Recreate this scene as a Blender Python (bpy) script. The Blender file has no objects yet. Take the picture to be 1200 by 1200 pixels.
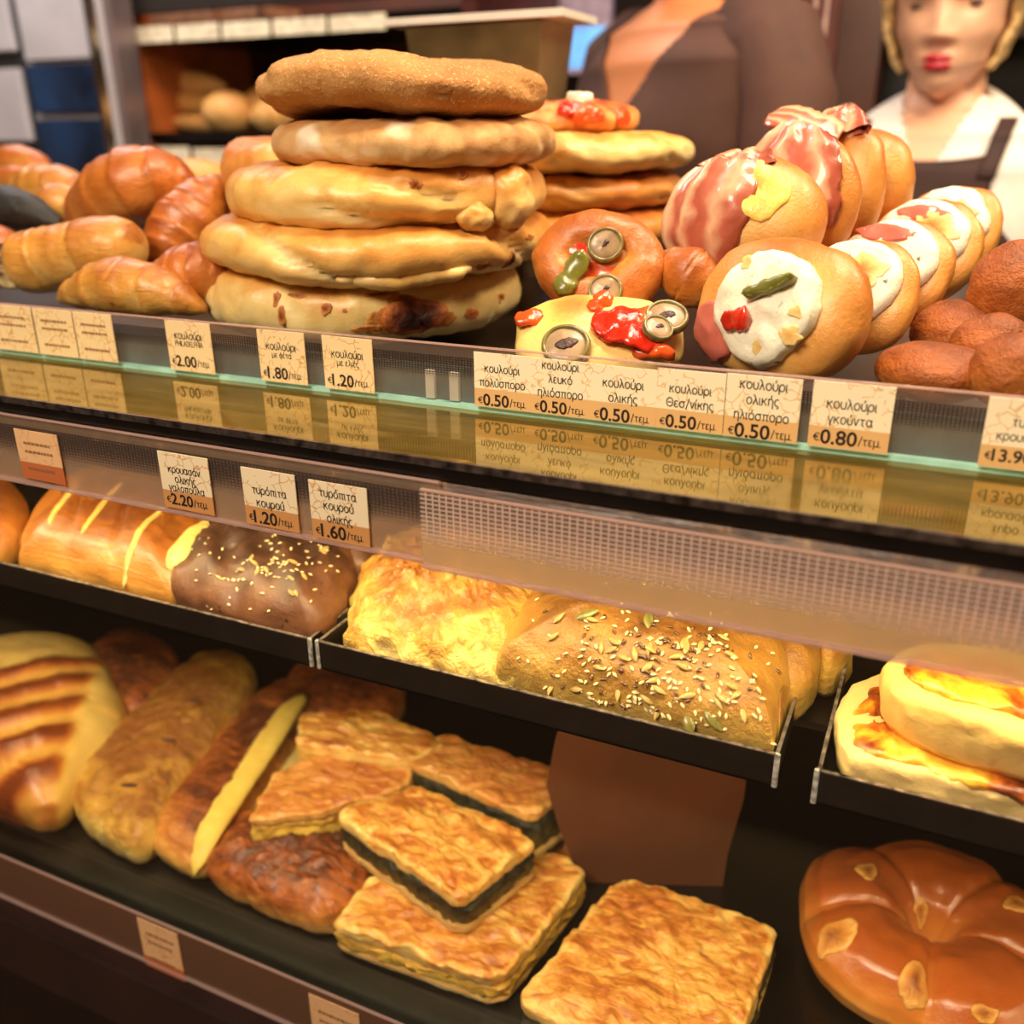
import bpy, bmesh, math, random
import numpy as np
from mathutils import Vector, Matrix, noise

S = bpy.context.scene
COL = S.collection
R = math.radians
PI = math.pi

# ------------------------------------------------------------------ camera
CAMZ = 1.36
F = 1100.0
TH, PH, RO = R(24.96), R(22.07), R(-0.49)
_f = np.array([-math.sin(TH) * math.cos(PH), math.cos(TH) * math.cos(PH), -math.sin(PH)])
_r = np.array([math.cos(TH), math.sin(TH), 0.0])
_u = np.cross(_r, _f)
_R = math.cos(RO) * _r + math.sin(RO) * _u
_U = -math.sin(RO) * _r + math.cos(RO) * _u
cam_data = bpy.data.cameras.new('camera')
cam = bpy.data.objects.new('camera', cam_data)
COL.objects.link(cam)
cam.matrix_world = Matrix(((_R[0], _U[0], -_f[0], 0), (_R[1], _U[1], -_f[1], 0), (_R[2], _U[2], -_f[2], CAMZ), (0, 0, 0, 1)))
cam_data.sensor_width = 36
cam_data.lens = F / 1200 * 36
cam_data.clip_start = 0.02
cam_data.dof.use_dof = True
cam_data.dof.focus_distance = 0.475
cam_data.dof.aperture_fstop = 5.4
S.camera = cam

# ------------------------------------------------------------------ world, light, exposure
S.view_settings.view_transform = 'Standard'
S.view_settings.look = 'None'
S.view_settings.exposure = 0.0
S.view_settings.gamma = 1.0
S.view_settings.use_curve_mapping = False
W = bpy.data.worlds.new('world')
S.world = W
W.use_nodes = True
W.node_tree.nodes['Background'].inputs[0].default_value = (1.0, 0.80, 0.62, 1)
W.node_tree.nodes['Background'].inputs[1].default_value = 0.05


def area(name, loc, target, sx, sy, power, col):
    d = bpy.data.lights.new(name, 'AREA')
    d.shape = 'RECTANGLE'
    d.size, d.size_y, d.energy, d.color = sx, sy, power, col
    o = bpy.data.objects.new(name, d)
    COL.objects.link(o)
    o.location = loc
    v = Vector(target) - Vector(loc)
    o.rotation_euler = v.to_track_quat('-Z', 'Y').to_euler()
    return o


WARM = (1.0, 0.74, 0.44)
NEUT = (1.0, 0.86, 0.70)
area('ceiling_spot_over_counter', (0.05, 0.42, 2.45), (-0.05, 0.6, 1.25), 0.35, 0.25, 15, WARM)
area('ceiling_spot_rear', (0.75, 1.0, 2.3), (0.2, 0.7, 1.25), 0.25, 0.25, 16, WARM)
area('ceiling_panel_customer_side', (-0.40, -0.65, 2.25), (0, 0.5, 1.2), 0.7, 0.4, 25, (1.0, .82, .60))
area('ceiling_panel_staff_side', (0.2, 0.85, 2.65), (0.25, 1.3, 1.4), 0.8, 0.4, 15, NEUT)
area('ceiling_panel_far_left', (-1.6, 1.3, 2.6), (-1.9, 1.9, 1.3), 1.2, 0.4, 36, (1, .92, .86))
area('case_strip_light_upper', (0.0, 0.372, CAMZ - .150), (0.0, 0.47, CAMZ - .30), 1.6, 0.012, 4.3, (1.0, 0.80, 0.40))
area('case_strip_light_lower', (0.0, 0.385, CAMZ - .292), (0.0, 0.44, CAMZ - .52), 1.4, 0.012, 1.6, (1.0, 0.76, 0.36))
area('cabinet_shelf_light', (-0.80, 1.80, CAMZ + .12), (-0.85, 1.95, CAMZ - .05), 0.5, 0.03, 1.6, (1.0, 0.80, 0.55))

# ------------------------------------------------------------------ pixel helpers (frame 1200 x 1200)


def ray(px, py):
    return (px - 600) / F * _R - (py - 600) / F * _U + _f


def at(px, py, Y):
    d = ray(px, py)
    t = Y / d[1]
    return Vector((d[0] * t, Y, d[2] * t + CAMZ))


def on(px, py, Z):
    d = ray(px, py)
    t = (Z - CAMZ) / d[2]
    return Vector((d[0] * t, d[1] * t, Z))


def depth(p):
    return float(np.dot(np.array([p[0], p[1], p[2] - CAMZ]), _f))


# ------------------------------------------------------------------ materials
def lin(c):
    o = []
    for v in c[:3]:
        v = v / 255.0
        o.append(v / 12.92 if v <= 0.04045 else ((v + 0.055) / 1.055) ** 2.4)
    return (*o, 1)


class NT:
    def __init__(self, name):
        self.m = bpy.data.materials.new(name)
        self.m.use_nodes = True
        self.t = self.m.node_tree
        self.t.nodes.clear()
        self.out = self.n('ShaderNodeOutputMaterial')

    def n(self, typ, **k):
        nd = self.t.nodes.new(typ)
        for a, v in k.items():
            if a.startswith('_'):
                nd.inputs[a[1:].replace('_', ' ')].default_value = v
            else:
                setattr(nd, a, v)
        return nd

    def l(self, a, b):
        self.t.links.new(a, b)

    def math(self, op, a, b=None, clamp=False):
        nd = self.n('ShaderNodeMath', operation=op)
        nd.use_clamp = clamp
        for i, v in enumerate((a, b)):
            if v is None:
                continue
            if isinstance(v, (int, float)):
                nd.inputs[i].default_value = v
            else:
                self.l(v, nd.inputs[i])
        return nd.outputs[0]

    def ramp(self, fac, stops):
        nd = self.n('ShaderNodeValToRGB')
        e = nd.color_ramp.elements
        while len(e) < len(stops):
            e.new(0.5)
        for el, (p, c) in zip(e, stops):
            el.position = p
            el.color = lin(c)
        self.l(fac, nd.inputs[0])
        return nd.outputs[0]

    def mix(self, fac, a, b):
        nd = self.n('ShaderNodeMix', data_type='RGBA')
        for i, v in ((0, fac), (6, a), (7, b)):
            if isinstance(v, (int, float)):
                nd.inputs[i].default_value = v
            elif isinstance(v, tuple):
                nd.inputs[i].default_value = v
            else:
                self.l(v, nd.inputs[i])
        return nd.outputs[2]


_seed = [0]


def plain(name, c, rough=.5, metal=0, var=.12, scale=40, bump=.0, coat=0, emit=None, spec=.5):
    T = NT(name)
    p = T.n('ShaderNodeBsdfPrincipled', _Roughness=rough, _Metallic=metal)
    p.inputs['Coat Weight'].default_value = coat
    p.inputs['Specular IOR Level'].default_value = spec
    tc = T.n('ShaderNodeTexCoord')
    nz = T.n('ShaderNodeTexNoise', _Scale=scale, _Detail=4.0)
    T.l(tc.outputs['Object'], nz.inputs['Vector'])
    a = tuple(min(255, v * (1 + var)) for v in c)
    b = tuple(v * (1 - var) for v in c)
    col = T.ramp(nz.outputs['Fac'], [(.3, b), (.7, a)])
    T.l(col, p.inputs['Base Color'])
    if bump:
        bp = T.n('ShaderNodeBump', _Strength=bump, _Distance=.002)
        T.l(nz.outputs['Fac'], bp.inputs['Height'])
        T.l(bp.outputs[0], p.inputs['Normal'])
    if emit:
        p.inputs['Emission Color'].default_value = lin(emit[0])
        p.inputs['Emission Strength'].default_value = emit[1]
    T.l(p.outputs[0], T.out.inputs[0])
    return T.m


def bread(name, stops, ns=35, amp=.55, bump=.35, fine=.3, rough=.45, coat=.0, streak=None, speck=None, sss=.12, bake=1.0, fscale=420):
    """crust: the vertex attribute 'bake' (how far that spot browned in the oven) plus noise drives a colour ramp"""
    T = NT(name)
    _seed[0] += 1
    p = T.n('ShaderNodeBsdfPrincipled', _Roughness=rough)
    p.inputs['Coat Weight'].default_value = coat
    p.inputs['Coat Roughness'].default_value = .25
    p.inputs['Subsurface Weight'].default_value = sss
    p.inputs['Subsurface Radius'].default_value = (1, .5, .25)
    p.inputs['Subsurface Scale'].default_value = .006
    tc = T.n('ShaderNodeTexCoord')
    mp = T.n('ShaderNodeMapping')
    mp.inputs['Location'].default_value = (_seed[0] * 1.7, _seed[0] * .9, _seed[0] * .3)
    T.l(tc.outputs['Object'], mp.inputs['Vector'])
    n1 = T.n('ShaderNodeTexNoise', _Scale=ns, _Detail=6.0, _Roughness=.6, _Distortion=.4)
    T.l(mp.outputs[0], n1.inputs['Vector'])
    at_ = T.n('ShaderNodeAttribute', attribute_name='bake')
    f = T.math('MULTIPLY', at_.outputs['Fac'], bake)
    g = T.math('MULTIPLY', T.math('SUBTRACT', n1.outputs['Fac'], .5), amp * 2)
    f = T.math('ADD', f, g)
    h = T.math('MULTIPLY', n1.outputs['Fac'], 1.0)
    if streak:
        ax, sc, k = streak
        m2 = T.n('ShaderNodeMapping')
        m2.inputs['Scale'].default_value = ax
        T.l(mp.outputs[0], m2.inputs['Vector'])
        n2 = T.n('ShaderNodeTexNoise', _Scale=sc, _Detail=5.0, _Roughness=.65, _Distortion=1.2)
        T.l(m2.outputs[0], n2.inputs['Vector'])
        q = T.math('MULTIPLY', T.math('SUBTRACT', n2.outputs['Fac'], .5), k * 2)
        f = T.math('ADD', f, q)
        h = T.math('ADD', h, T.math('MULTIPLY', n2.outputs['Fac'], 1.4))
    col = T.ramp(f, stops)
    n3 = T.n('ShaderNodeTexNoise', _Scale=fscale, _Detail=3.0, _Roughness=.7)
    T.l(mp.outputs[0], n3.inputs['Vector'])
    if speck:
        sc_, th_, c_ = speck
        v = T.n('ShaderNodeTexNoise', _Scale=sc_, _Detail=2.0)
        T.l(mp.outputs[0], v.inputs['Vector'])
        mk = T.n('ShaderNodeMapRange')
        mk.inputs[1].default_value = th_
        mk.inputs[2].default_value = th_ + .09
        T.l(v.outputs['Fac'], mk.inputs[0])
        col = T.mix(mk.outputs[0], col, lin(c_))
    T.l(col, p.inputs['Base Color'])
    h = T.math('ADD', T.math('MULTIPLY', h, bump), T.math('MULTIPLY', n3.outputs['Fac'], fine * .35))
    bp = T.n('ShaderNodeBump', _Strength=.8, _Distance=.0035)
    T.l(h, bp.inputs['Height'])
    T.l(bp.outputs[0], p.inputs['Normal'])
    T.l(p.outputs[0], T.out.inputs[0])
    return T.m


# ------------------------------------------------------------------ object helpers
def link(name, me, mat, parent=None, smooth=True):
    o = bpy.data.objects.new(name, me)
    COL.objects.link(o)
    if mat is not None:
        me.materials.append(mat)
    if smooth and len(me.polygons):
        me.polygons.foreach_set('use_smooth', [True] * len(me.polygons))
    if parent is not None:
        o.parent = parent
    return o


def mesh(name, V, Fs, bake=None):
    me = bpy.data.meshes.new(name)
    me.from_pydata([tuple(v) for v in V], [], [tuple(f) for f in Fs])
    me.update()
    if bake is not None:
        a = me.attributes.new('bake', 'FLOAT', 'POINT')
        a.data.foreach_set('value', np.asarray(bake, dtype=np.float32))
    return me


def tagp(o, label, cat, group=None, kind=None):
    if label:
        o['label'] = label
    if cat:
        o['category'] = cat
    if group:
        o['group'] = group
    if kind:
        o['kind'] = kind
    return o


def struct(o):
    o['kind'] = 'structure'
    return o


def thing(name, label, cat, loc=(0, 0, 0), rz=0, group=None):
    o = bpy.data.objects.new(name, None)
    o.empty_display_size = .02
    COL.objects.link(o)
    o.location = loc
    o.rotation_euler = (0, 0, rz)
    return tagp(o, label, cat, group)


class MB:
    """boxes and prisms collected into one mesh"""

    def __init__(self):
        self.bm = bmesh.new()

    def box(self, x0, x1, y0, y1, z0, z1, M=None):
        g = bmesh.ops.create_cube(self.bm, size=1)
        T = Matrix.Translation(((x0 + x1) / 2, (y0 + y1) / 2, (z0 + z1) / 2)) @ Matrix.Diagonal((x1 - x0, y1 - y0, z1 - z0, 1))
        if M is not None:
            T = M @ T
        bmesh.ops.transform(self.bm, matrix=T, verts=g['verts'])
        return self

    def prism_x(self, prof, x0, x1):
        """profile of (y, z) points swept along x"""
        a = [self.bm.verts.new((x0, y, z)) for y, z in prof]
        b = [self.bm.verts.new((x1, y, z)) for y, z in prof]
        n = len(prof)
        self.bm.faces.new(a)
        self.bm.faces.new(b[::-1])
        for i in range(n):
            self.bm.faces.new((a[i], b[i], b[(i + 1) % n], a[(i + 1) % n]))
        return self

    def cyl(self, p, q, r, n=16, r2=None):
        p, q = Vector(p), Vector(q)
        d = q - p
        g = bmesh.ops.create_cone(self.bm, cap_ends=True, segments=n, radius1=r, radius2=r if r2 is None else r2, depth=d.length)
        T = Matrix.Translation((p + q) / 2) @ d.to_track_quat('Z', 'Y').to_matrix().to_4x4()
        bmesh.ops.transform(self.bm, matrix=T, verts=g['verts'])
        return self

    def build(self, name, mat, parent=None, bevel=0, smooth=False):
        bmesh.ops.recalc_face_normals(self.bm, faces=self.bm.faces[:])
        if bevel:
            bmesh.ops.bevel(self.bm, geom=self.bm.edges[:], offset=bevel, segments=2, affect='EDGES', clamp_overlap=True)
        me = bpy.data.meshes.new(name)
        self.bm.to_mesh(me)
        self.bm.free()
        return link(name, me, mat, parent, smooth)


def nz(p, s, seed=0):
    return noise.fractal(Vector((p[0] * s + seed * 3.1, p[1] * s + seed * 1.3, p[2] * s - seed * 2.2)), .8, 2.0, 4)


def gridmesh(name, P, closed_u, closed_v, bake=None, caps=True):
    """P[i][j] points"""
    nu, nv = len(P), len(P[0])
    V = [p for row in P for p in row]
    Fs = []
    for i in range(nu if closed_u else nu - 1):
        for j in range(nv if closed_v else nv - 1):
            i2, j2 = (i + 1) % nu, (j + 1) % nv
            Fs.append((i * nv + j, i2 * nv + j, i2 * nv + j2, i * nv + j2))
    if caps and closed_v and not closed_u:
        Fs.append(tuple(range(nv))[::1])
        Fs.append(tuple((nu - 1) * nv + j for j in range(nv))[::-1])
    return mesh(name, V, Fs, None if bake is None else [b for row in bake for b in row])


def fix_normals(me):
    bm = bmesh.new()
    bm.from_mesh(me)
    bmesh.ops.recalc_face_normals(bm, faces=bm.faces[:])
    bm.to_mesh(me)
    bm.free()


def chaikin(pts, k=3, keep=.25):
    for _ in range(k):
        q = []
        for i in range(len(pts)):
            a, b = pts[i], pts[(i + 1) % len(pts)]
            q += [a.lerp(b, keep), a.lerp(b, 1 - keep)]
        pts = q
    return pts


def resample(pts, n):
    L = [0]
    for i in range(len(pts)):
        L.append(L[-1] + (pts[(i + 1) % len(pts)] - pts[i]).length)
    out = []
    j = 0
    for k in range(n):
        s = L[-1] * k / n
        while L[j + 1] < s:
            j += 1
        t = (s - L[j]) / max(1e-9, L[j + 1] - L[j])
        out.append(pts[j].lerp(pts[(j + 1) % len(pts)], t))
    return out


class Slab:
    """a flat baked thing: outline, height, rounded edge; origin at the centre of its base"""

    def __init__(self, outline, z0, h, n_exp=4.0, lo=.3, foot=.94, amp=.0015, freq=60, seed=0, soft=3, keep=.25, N=120, K=22, bake=None, relief=None, edge_amp=0.0, cent=None, ymin=None, xlim=None):
        pts = resample(chaikin([Vector((p[0], p[1], 0)) for p in outline], soft, keep), N)
        if ymin is not None:
            pts = [Vector((p.x, max(p.y, ymin + .0015 * noise.noise(Vector((p.x * 60, 0, seed)))), 0)) for p in pts]
        if xlim:
            pts = [Vector((min(max(p.x, xlim[0]), xlim[1]), p.y, 0)) for p in pts]
        c = sum(pts, Vector()) / N if cent is None else Vector((cent[0], cent[1], 0))
        self.c = Vector((c.x, c.y, z0))
        loc = [p - c for p in pts]
        rings, bk = [], []
        prof = [(foot, 0), (foot + (1 - foot) * .6, lo * .3), (1, lo)]
        k1 = max(6, K // 3)
        for i in range(1, k1 + 1):
            q = .82 * i / k1
            zz = q ** (1 / 1.0)
            prof.append(((1 - zz ** n_exp) ** (1 / n_exp), lo + (1 - lo) * zz))
        s1 = prof[-1][0]
        k2 = K - k1 + 6
        for i in range(1, k2 + 1):
            sv = s1 * (1 - i / k2) ** .9
            prof.append((sv, lo + (1 - lo) * (1 - sv ** n_exp) ** (1 / n_exp)))
        self.prof = prof
        for s, zz in prof:
            row, br = [], []
            for k, p in enumerate(loc):
                e = 1 + edge_amp * nz(p.normalized() * .05, 60, seed) * (1 if s > .5 else 2 * s)
                q = Vector((p.x * s * e, p.y * s * e, zz * h))
                d = nz(q, freq, seed) * amp
                if relief and zz > .05:
                    d += relief(q.x, q.y, s, zz)
                q.z += d * min(1, zz * 3)
                q += Vector((p.x, p.y, 0)).normalized() * nz(q, freq * 1.3, seed + 7) * amp * s
                row.append(q)
                br.append(bake(q.x, q.y, s, zz) if bake else zz ** .8)
            rings.append(row)
            bk.append(br)
        # close centre
        self.rings = rings
        self.bk = bk
        self.loc = loc
        self.h = h

    def build(self, name, mat, parent=None, label=None):
        me = gridmesh(name, self.rings, False, True, self.bk)
        fix_normals(me)
        o = link(name, me, mat, parent)
        o.location = self.c if parent is None else self.c - parent.location
        return o

    def surf(self, o, fx, fy):
        """top surface point at outline-relative coords by nearest vertex"""
        best = None
        for row in self.rings[3:]:
            for q in row:
                d = (q.x - fx) ** 2 + (q.y - fy) ** 2
                if best is None or d < best[0]:
                    best = (d, q)
        return best[1]


def tube(path, ra, rb, up=Vector((0, 0, 1)), n=28, closed=False, mod=None, amp=0.0, freq=60, seed=0, bake=None):
    """sweep an ellipse (half width ra, half height rb) along a path; returns rows of points, bake"""
    N = len(path)
    rows, bk = [], []
    for i in range(N):
        a = path[(i - 1) % N] if closed or i > 0 else path[i]
        b = path[(i + 1) % N] if closed or i < N - 1 else path[i]
        t = (b - a).normalized()
        side = t.cross(up).normalized()
        u2 = side.cross(t).normalized()
        tt = i / (N if closed else N - 1)
        row, br = [], []
        for j in range(n):
            ph = 2 * PI * j / n
            m = mod(tt, ph) if mod else 1.0
            A = ra(tt) if callable(ra) else ra
            B = rb(tt) if callable(rb) else rb
            p = path[i] + side * (math.cos(ph) * A * m) + u2 * (math.sin(ph) * B * m)
            if amp:
                p = p + (p - path[i]).normalized() * nz(p, freq, seed) * amp
            row.append(p)
            br.append(bake(tt, ph, p) if bake else .5 + .5 * math.sin(ph))
        rows.append(row)
        bk.append(br)
    return rows, bk


def tube_obj(name, mat, parent, *a, **k):
    closed = k.get('closed', False)
    rows, bk = tube(*a, **k)
    me = gridmesh(name, rows, closed, True, bk)
    fix_normals(me)
    o = link(name, me, mat, parent)
    return o


def blob(name, mat, parent, rx, ry, rz, e=1.0, amp=.001, freq=60, seed=0, nu=48, nv=28, bake=None, mod=None, flat=None):
    """squarish ellipsoid, e<1 boxier; flat: cut the underside at z=-flat*rz"""
    rows, bk = [], []

    def sg(v, p):
        return math.copysign(abs(v) ** p, v)
    for j in range(nv + 1):
        la = -PI / 2 + PI * j / nv
        row, br = [], []
        for i in range(nu):
            lo = 2 * PI * i / nu
            p = Vector((rx * sg(math.cos(la), e) * sg(math.cos(lo), e), ry * sg(math.cos(la), e) * sg(math.sin(lo), e), rz * sg(math.sin(la), e)))
            if mod:
                p = mod(p, la, lo)
            if amp:
                p += p.normalized() * nz(p, freq, seed) * amp
            if flat is not None and p.z < -flat * rz:
                p.z = -flat * rz
            row.append(p)
            br.append(bake(p, la, lo) if bake else .5 + .5 * math.sin(la))
        rows.append(row)
        bk.append(br)
    me = gridmesh(name, rows, False, True, bk)
    fix_normals(me)
    return link(name, me, mat, parent)


def patch(name, mat, parent, fn, u0, v0, du, dv, th=.001, off=.0, seed=0, rag=.25, n=28, k=7, bake=None, sq=1.0):
    """a spot of topping lying on the surface fn(u, v) with a ragged outline and its own thickness"""
    e = 1e-3
    rows, bk = [], []
    prof = [(1.0, -.6), (1.0, .35), (.93, .8)] + [(1 - i / k, 1.0) for i in range(1, k)] + [(.02, 1.0)]
    for s, z in prof:
        row, br = [], []
        for i in range(n):
            a = 2 * PI * i / n
            ca, sa = math.cos(a), math.sin(a)
            if sq != 1:
                ca = math.copysign(abs(ca) ** sq, ca)
                sa = math.copysign(abs(sa) ** sq, sa)
            rr = s * (1 + 1.1 * rag * noise.noise(Vector((math.cos(a) * 1.25 + seed * .73, math.sin(a) * 1.25 - seed * .31, seed * .57))) + .35 * rag * noise.noise(Vector((math.cos(a) * 4 + seed, math.sin(a) * 4, seed))))
            u, v = u0 + du * rr * ca, v0 + dv * rr * sa
            p = fn(u, v)
            nu_ = (fn(u + e, v) - p).cross(fn(u, v + e) - p)
            nn = nu_.normalized() if nu_.length > 1e-12 else Vector((0, 0, 1))
            row.append((p, nn, z, s))
        rows.append(row)
    # orient outward using the patch centre against the surface's own centre (0,0,0)
    c, nn = rows[-1][0][0], rows[-1][0][1]
    sgn = 1 if nn.dot(patch.out(c)) > 0 else -1
    P = [[p + nn * sgn * (off + th * z * (1 + .35 * noise.noise(p * 160 + Vector((seed, 0, 0))))) for p, nn, z, s in row] for row in rows]
    B = [[(bake(s) if bake else 1 - s) for p, nn, z, s in row] for row in rows]
    me = gridmesh(name, P, False, True, B)
    fix_normals(me)
    return link(name, me, mat, parent)


patch.out = lambda c: c


def copyobj(o, parent, loc, rot, sc=1.0):
    c = o.copy()
    COL.objects.link(c)
    c.parent = parent
    c.location = loc
    c.rotation_euler = rot
    c.scale = (sc, sc, sc)
    return c


# ------------------------------------------------------------------ shared materials
M_dark = plain('dark_wall', (38, 22, 16), .7, scale=6)
M_black = plain('black_metal', (14, 11, 10), .35, var=.25, scale=25)
M_tray = plain('tray_black', (24, 19, 17), .32, var=.3, scale=60, bump=.05)
M_bare = plain('bare_metal', (205, 198, 190), .45, .3, scale=300, var=.3)
M_steel = plain('steel', (190, 182, 172), .22, 1.0, scale=80, var=.06)
M_wood = plain('wood', (120, 62, 30), .5, scale=14, var=.2)
M_maho = plain('mahogany', (88, 38, 32), .42, scale=10, var=.15)
M_mauve = plain('mauve_frame', (104, 74, 76), .4, scale=30)
M_floor = plain('floor_tile', (90, 70, 55), .4, scale=4)
M_wallc = plain('wall_paint', (150, 120, 95), .8, scale=3)
M_ceil = plain('ceiling_paint', (200, 185, 165), .8, scale=3)
M_ink = plain('ink', (38, 24, 20), .7, var=.02)
M_teal = plain('glass_edge', (176, 232, 220), .15, scale=60, var=.08, coat=.5)
M_riser = plain('riser', (66, 86, 92), .3, scale=50, var=.2)


def ledge_mat():
    T = NT('ledge_metal')
    p = T.n('ShaderNodeBsdfPrincipled', _Metallic=1.0)
    tc = T.n('ShaderNodeTexCoord')
    mp = T.n('ShaderNodeMapping')
    mp.inputs['Scale'].default_value = (12, 60, 1)
    T.l(tc.outputs['Object'], mp.inputs[0])
    n1 = T.n('ShaderNodeTexNoise', _Scale=1.0, _Detail=8.0, _Roughness=.7)
    T.l(mp.outputs[0], n1.inputs[0])
    T.l(T.ramp(n1.outputs[0], [(.3, (128, 112, 70)), (.7, (182, 164, 112))]), p.inputs['Base Color'])
    n2 = T.n('ShaderNodeTexNoise', _Scale=9.0, _Detail=8.0, _Roughness=.75)
    T.l(tc.outputs['Object'], n2.inputs[0])
    r = T.n('ShaderNodeMapRange')
    r.inputs[1].default_value, r.inputs[2].default_value = .52, .66
    r.inputs[3].default_value, r.inputs[4].default_value = .05, .16
    T.l(n2.outputs[0], r.inputs[0])
    T.l(r.outputs[0], p.inputs['Roughness'])
    d = T.n('ShaderNodeBsdfDiffuse')
    T.l(T.ramp(n1.outputs[0], [(.3, (120, 98, 40)), (.7, (176, 150, 78))]), d.inputs[0])
    mx = T.n('ShaderNodeMixShader', _Fac=.22)
    T.l(p.outputs[0], mx.inputs[1])
    T.l(d.outputs[0], mx.inputs[2])
    T.l(mx.outputs[0], T.out.inputs[0])
    return T.m


M_ledge = ledge_mat()


def clear_plastic(name, frost, col, rough=.08, ior=1.45, dirt=0.0, fade=None):
    """thin clear sheet: see-through, Fresnel gloss, a share of frosted haze"""
    T = NT(name)
    tr = T.n('ShaderNodeBsdfTransparent')
    gl = T.n('ShaderNodeBsdfGlossy', _Roughness=rough)
    ge = T.n('ShaderNodeNewGeometry')
    dt = T.n('ShaderNodeVectorMath', operation='DOT_PRODUCT')
    T.l(ge.outputs['Incoming'], dt.inputs[0])
    T.l(ge.outputs['Normal'], dt.inputs[1])
    f0 = ((ior - 1) / (ior + 1)) ** 2
    sch = T.math('ADD', f0, T.math('MULTIPLY', 1 - f0, T.math('POWER', T.math('SUBTRACT', 1.0, T.math('ABSOLUTE', dt.outputs['Value']), True), 5.0)))
    di = T.n('ShaderNodeBsdfDiffuse')
    di.inputs[0].default_value = lin(col)
    tl = T.n('ShaderNodeBsdfTranslucent')
    tl.inputs[0].default_value = lin(col)
    a = T.n('ShaderNodeMixShader', _Fac=.5)
    T.l(di.outputs[0], a.inputs[1])
    T.l(tl.outputs[0], a.inputs[2])
    b = T.n('ShaderNodeMixShader', _Fac=frost)
    if dirt:
        tc = T.n('ShaderNodeTexCoord')
        n1 = T.n('ShaderNodeTexNoise', _Scale=14.0, _Detail=5.0)
        T.l(tc.outputs['Object'], n1.inputs[0])
        T.l(T.math('ADD', frost, T.math('MULTIPLY', T.math('SUBTRACT', n1.outputs[0], .5), dirt), True), b.inputs[0])
    if fade:
        tc2 = T.n('ShaderNodeTexCoord')
        sp2 = T.n('ShaderNodeSeparateXYZ')
        T.l(tc2.outputs['Object'], sp2.inputs[0])
        mr2 = T.n('ShaderNodeMapRange')
        mr2.inputs[1].default_value, mr2.inputs[2].default_value, mr2.inputs[3].default_value, mr2.inputs[4].default_value = fade[0], fade[1], frost, fade[2]
        T.l(sp2.outputs[2], mr2.inputs[0])
        T.l(mr2.outputs[0], b.inputs[0])
    T.l(tr.outputs[0], b.inputs[1])
    T.l(a.outputs[0], b.inputs[2])
    c = T.n('ShaderNodeMixShader')
    T.l(sch, c.inputs[0])
    T.l(b.outputs[0], c.inputs[1])
    T.l(gl.outputs[0], c.inputs[2])
    T.l(c.outputs[0], T.out.inputs[0])
    return T.m


def mesh_film(name, cx, cz, wx, wz, line, fade0, fade1):
    """printed fine grid on clear film: object X / Z lines"""
    T = NT(name)
    tc = T.n('ShaderNodeTexCoord')
    sp = T.n('ShaderNodeSeparateXYZ')
    T.l(tc.outputs['Object'], sp.inputs[0])

    def lines(s, pitch, w):
        q = T.math('FRACT', T.math('DIVIDE', s, pitch))
        return T.math('LESS_THAN', q, w)
    g = T.math('MAXIMUM', lines(sp.outputs[0], cx, wx), lines(sp.outputs[2], cz, wz))
    tr = T.n('ShaderNodeBsdfTransparent')
    di = T.n('ShaderNodeBsdfDiffuse')
    di.inputs[0].default_value = lin(line)
    tl = T.n('ShaderNodeBsdfTranslucent')
    tl.inputs[0].default_value = lin(line)
    a = T.n('ShaderNodeMixShader', _Fac=.35)
    T.l(di.outputs[0], a.inputs[1])
    T.l(tl.outputs[0], a.inputs[2])
    mr = T.n('ShaderNodeMapRange')
    mr.inputs[1].default_value, mr.inputs[2].default_value = fade0, fade1
    T.l(sp.outputs[2], mr.inputs[0])
    m = T.n('ShaderNodeMixShader')
    T.l(T.math('MULTIPLY', T.math('MULTIPLY', g, mr.outputs[0]), .8), m.inputs[0])
    T.l(tr.outputs[0], m.inputs[1])
    T.l(a.outputs[0], m.inputs[2])
    T.l(m.outputs[0], T.out.inputs[0])
    return T.m


# ------------------------------------------------------------------ key planes of the case (heights are world z)
TY = .42                         # riser behind the top price strip
Z_TOP = CAMZ - .132              # top deck and mirror ledge
Z_STR = CAMZ - TY * math.tan(R(13.5))
Y_BAR = .340                     # front edge of the ledge
Z_BAR = CAMZ - .1435
Y_STRIP = .334
ZR1, ZR0 = CAMZ - Y_STRIP * math.tan(R(23.55)), CAMZ - Y_STRIP * math.tan(R(28.5))
ZL1, ZL0 = CAMZ - (Y_STRIP + .003) * math.tan(R(22.9)), CAMZ - (Y_STRIP + .003) * math.tan(R(28.15))
TRAY_Y = .370
Z_TRIM = CAMZ - .263             # tray rim
Z_TRAY = Z_TRIM - .016           # tray base
Z_BOT = CAMZ - .512              # bottom deck
X0, X1 = -1.25, 1.05             # the case's ends
YB = .98                         # the case's rear

# ------------------------------------------------------------------ room
struct(MB().box(-3.6, 2.6, -1.8, 3.0, -.05, 0).build('floor', M_floor))
struct(MB().box(-3.6, 2.6, -1.8, 3.0, 2.8, 2.85).build('ceiling', M_ceil))
struct(MB().box(-3.6, 2.6, 2.6, 2.7, 0, 2.8).build('wall_back', M_dark))
struct(MB().box(-3.65, -3.55, -1.8, 2.7, 0, 2.8).build('wall_left', M_wallc))
struct(MB().box(2.5, 2.6, -1.8, 2.7, 0, 2.8).build('wall_right', M_dark))
struct(MB().box(-3.6, 2.6, -1.85, -1.75, 0, 2.8).build('wall_front', M_wallc))

# ------------------------------------------------------------------ the display case
case = thing('display_case', 'long stepped bakery display case with black frame and mirror ledge', 'display case', (0, .5, 0))


def cp(mb, name, mat, **k):
    o = mb.build(name, mat, case, **k)
    o.location = (0, -.5, 0)
    return o


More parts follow.
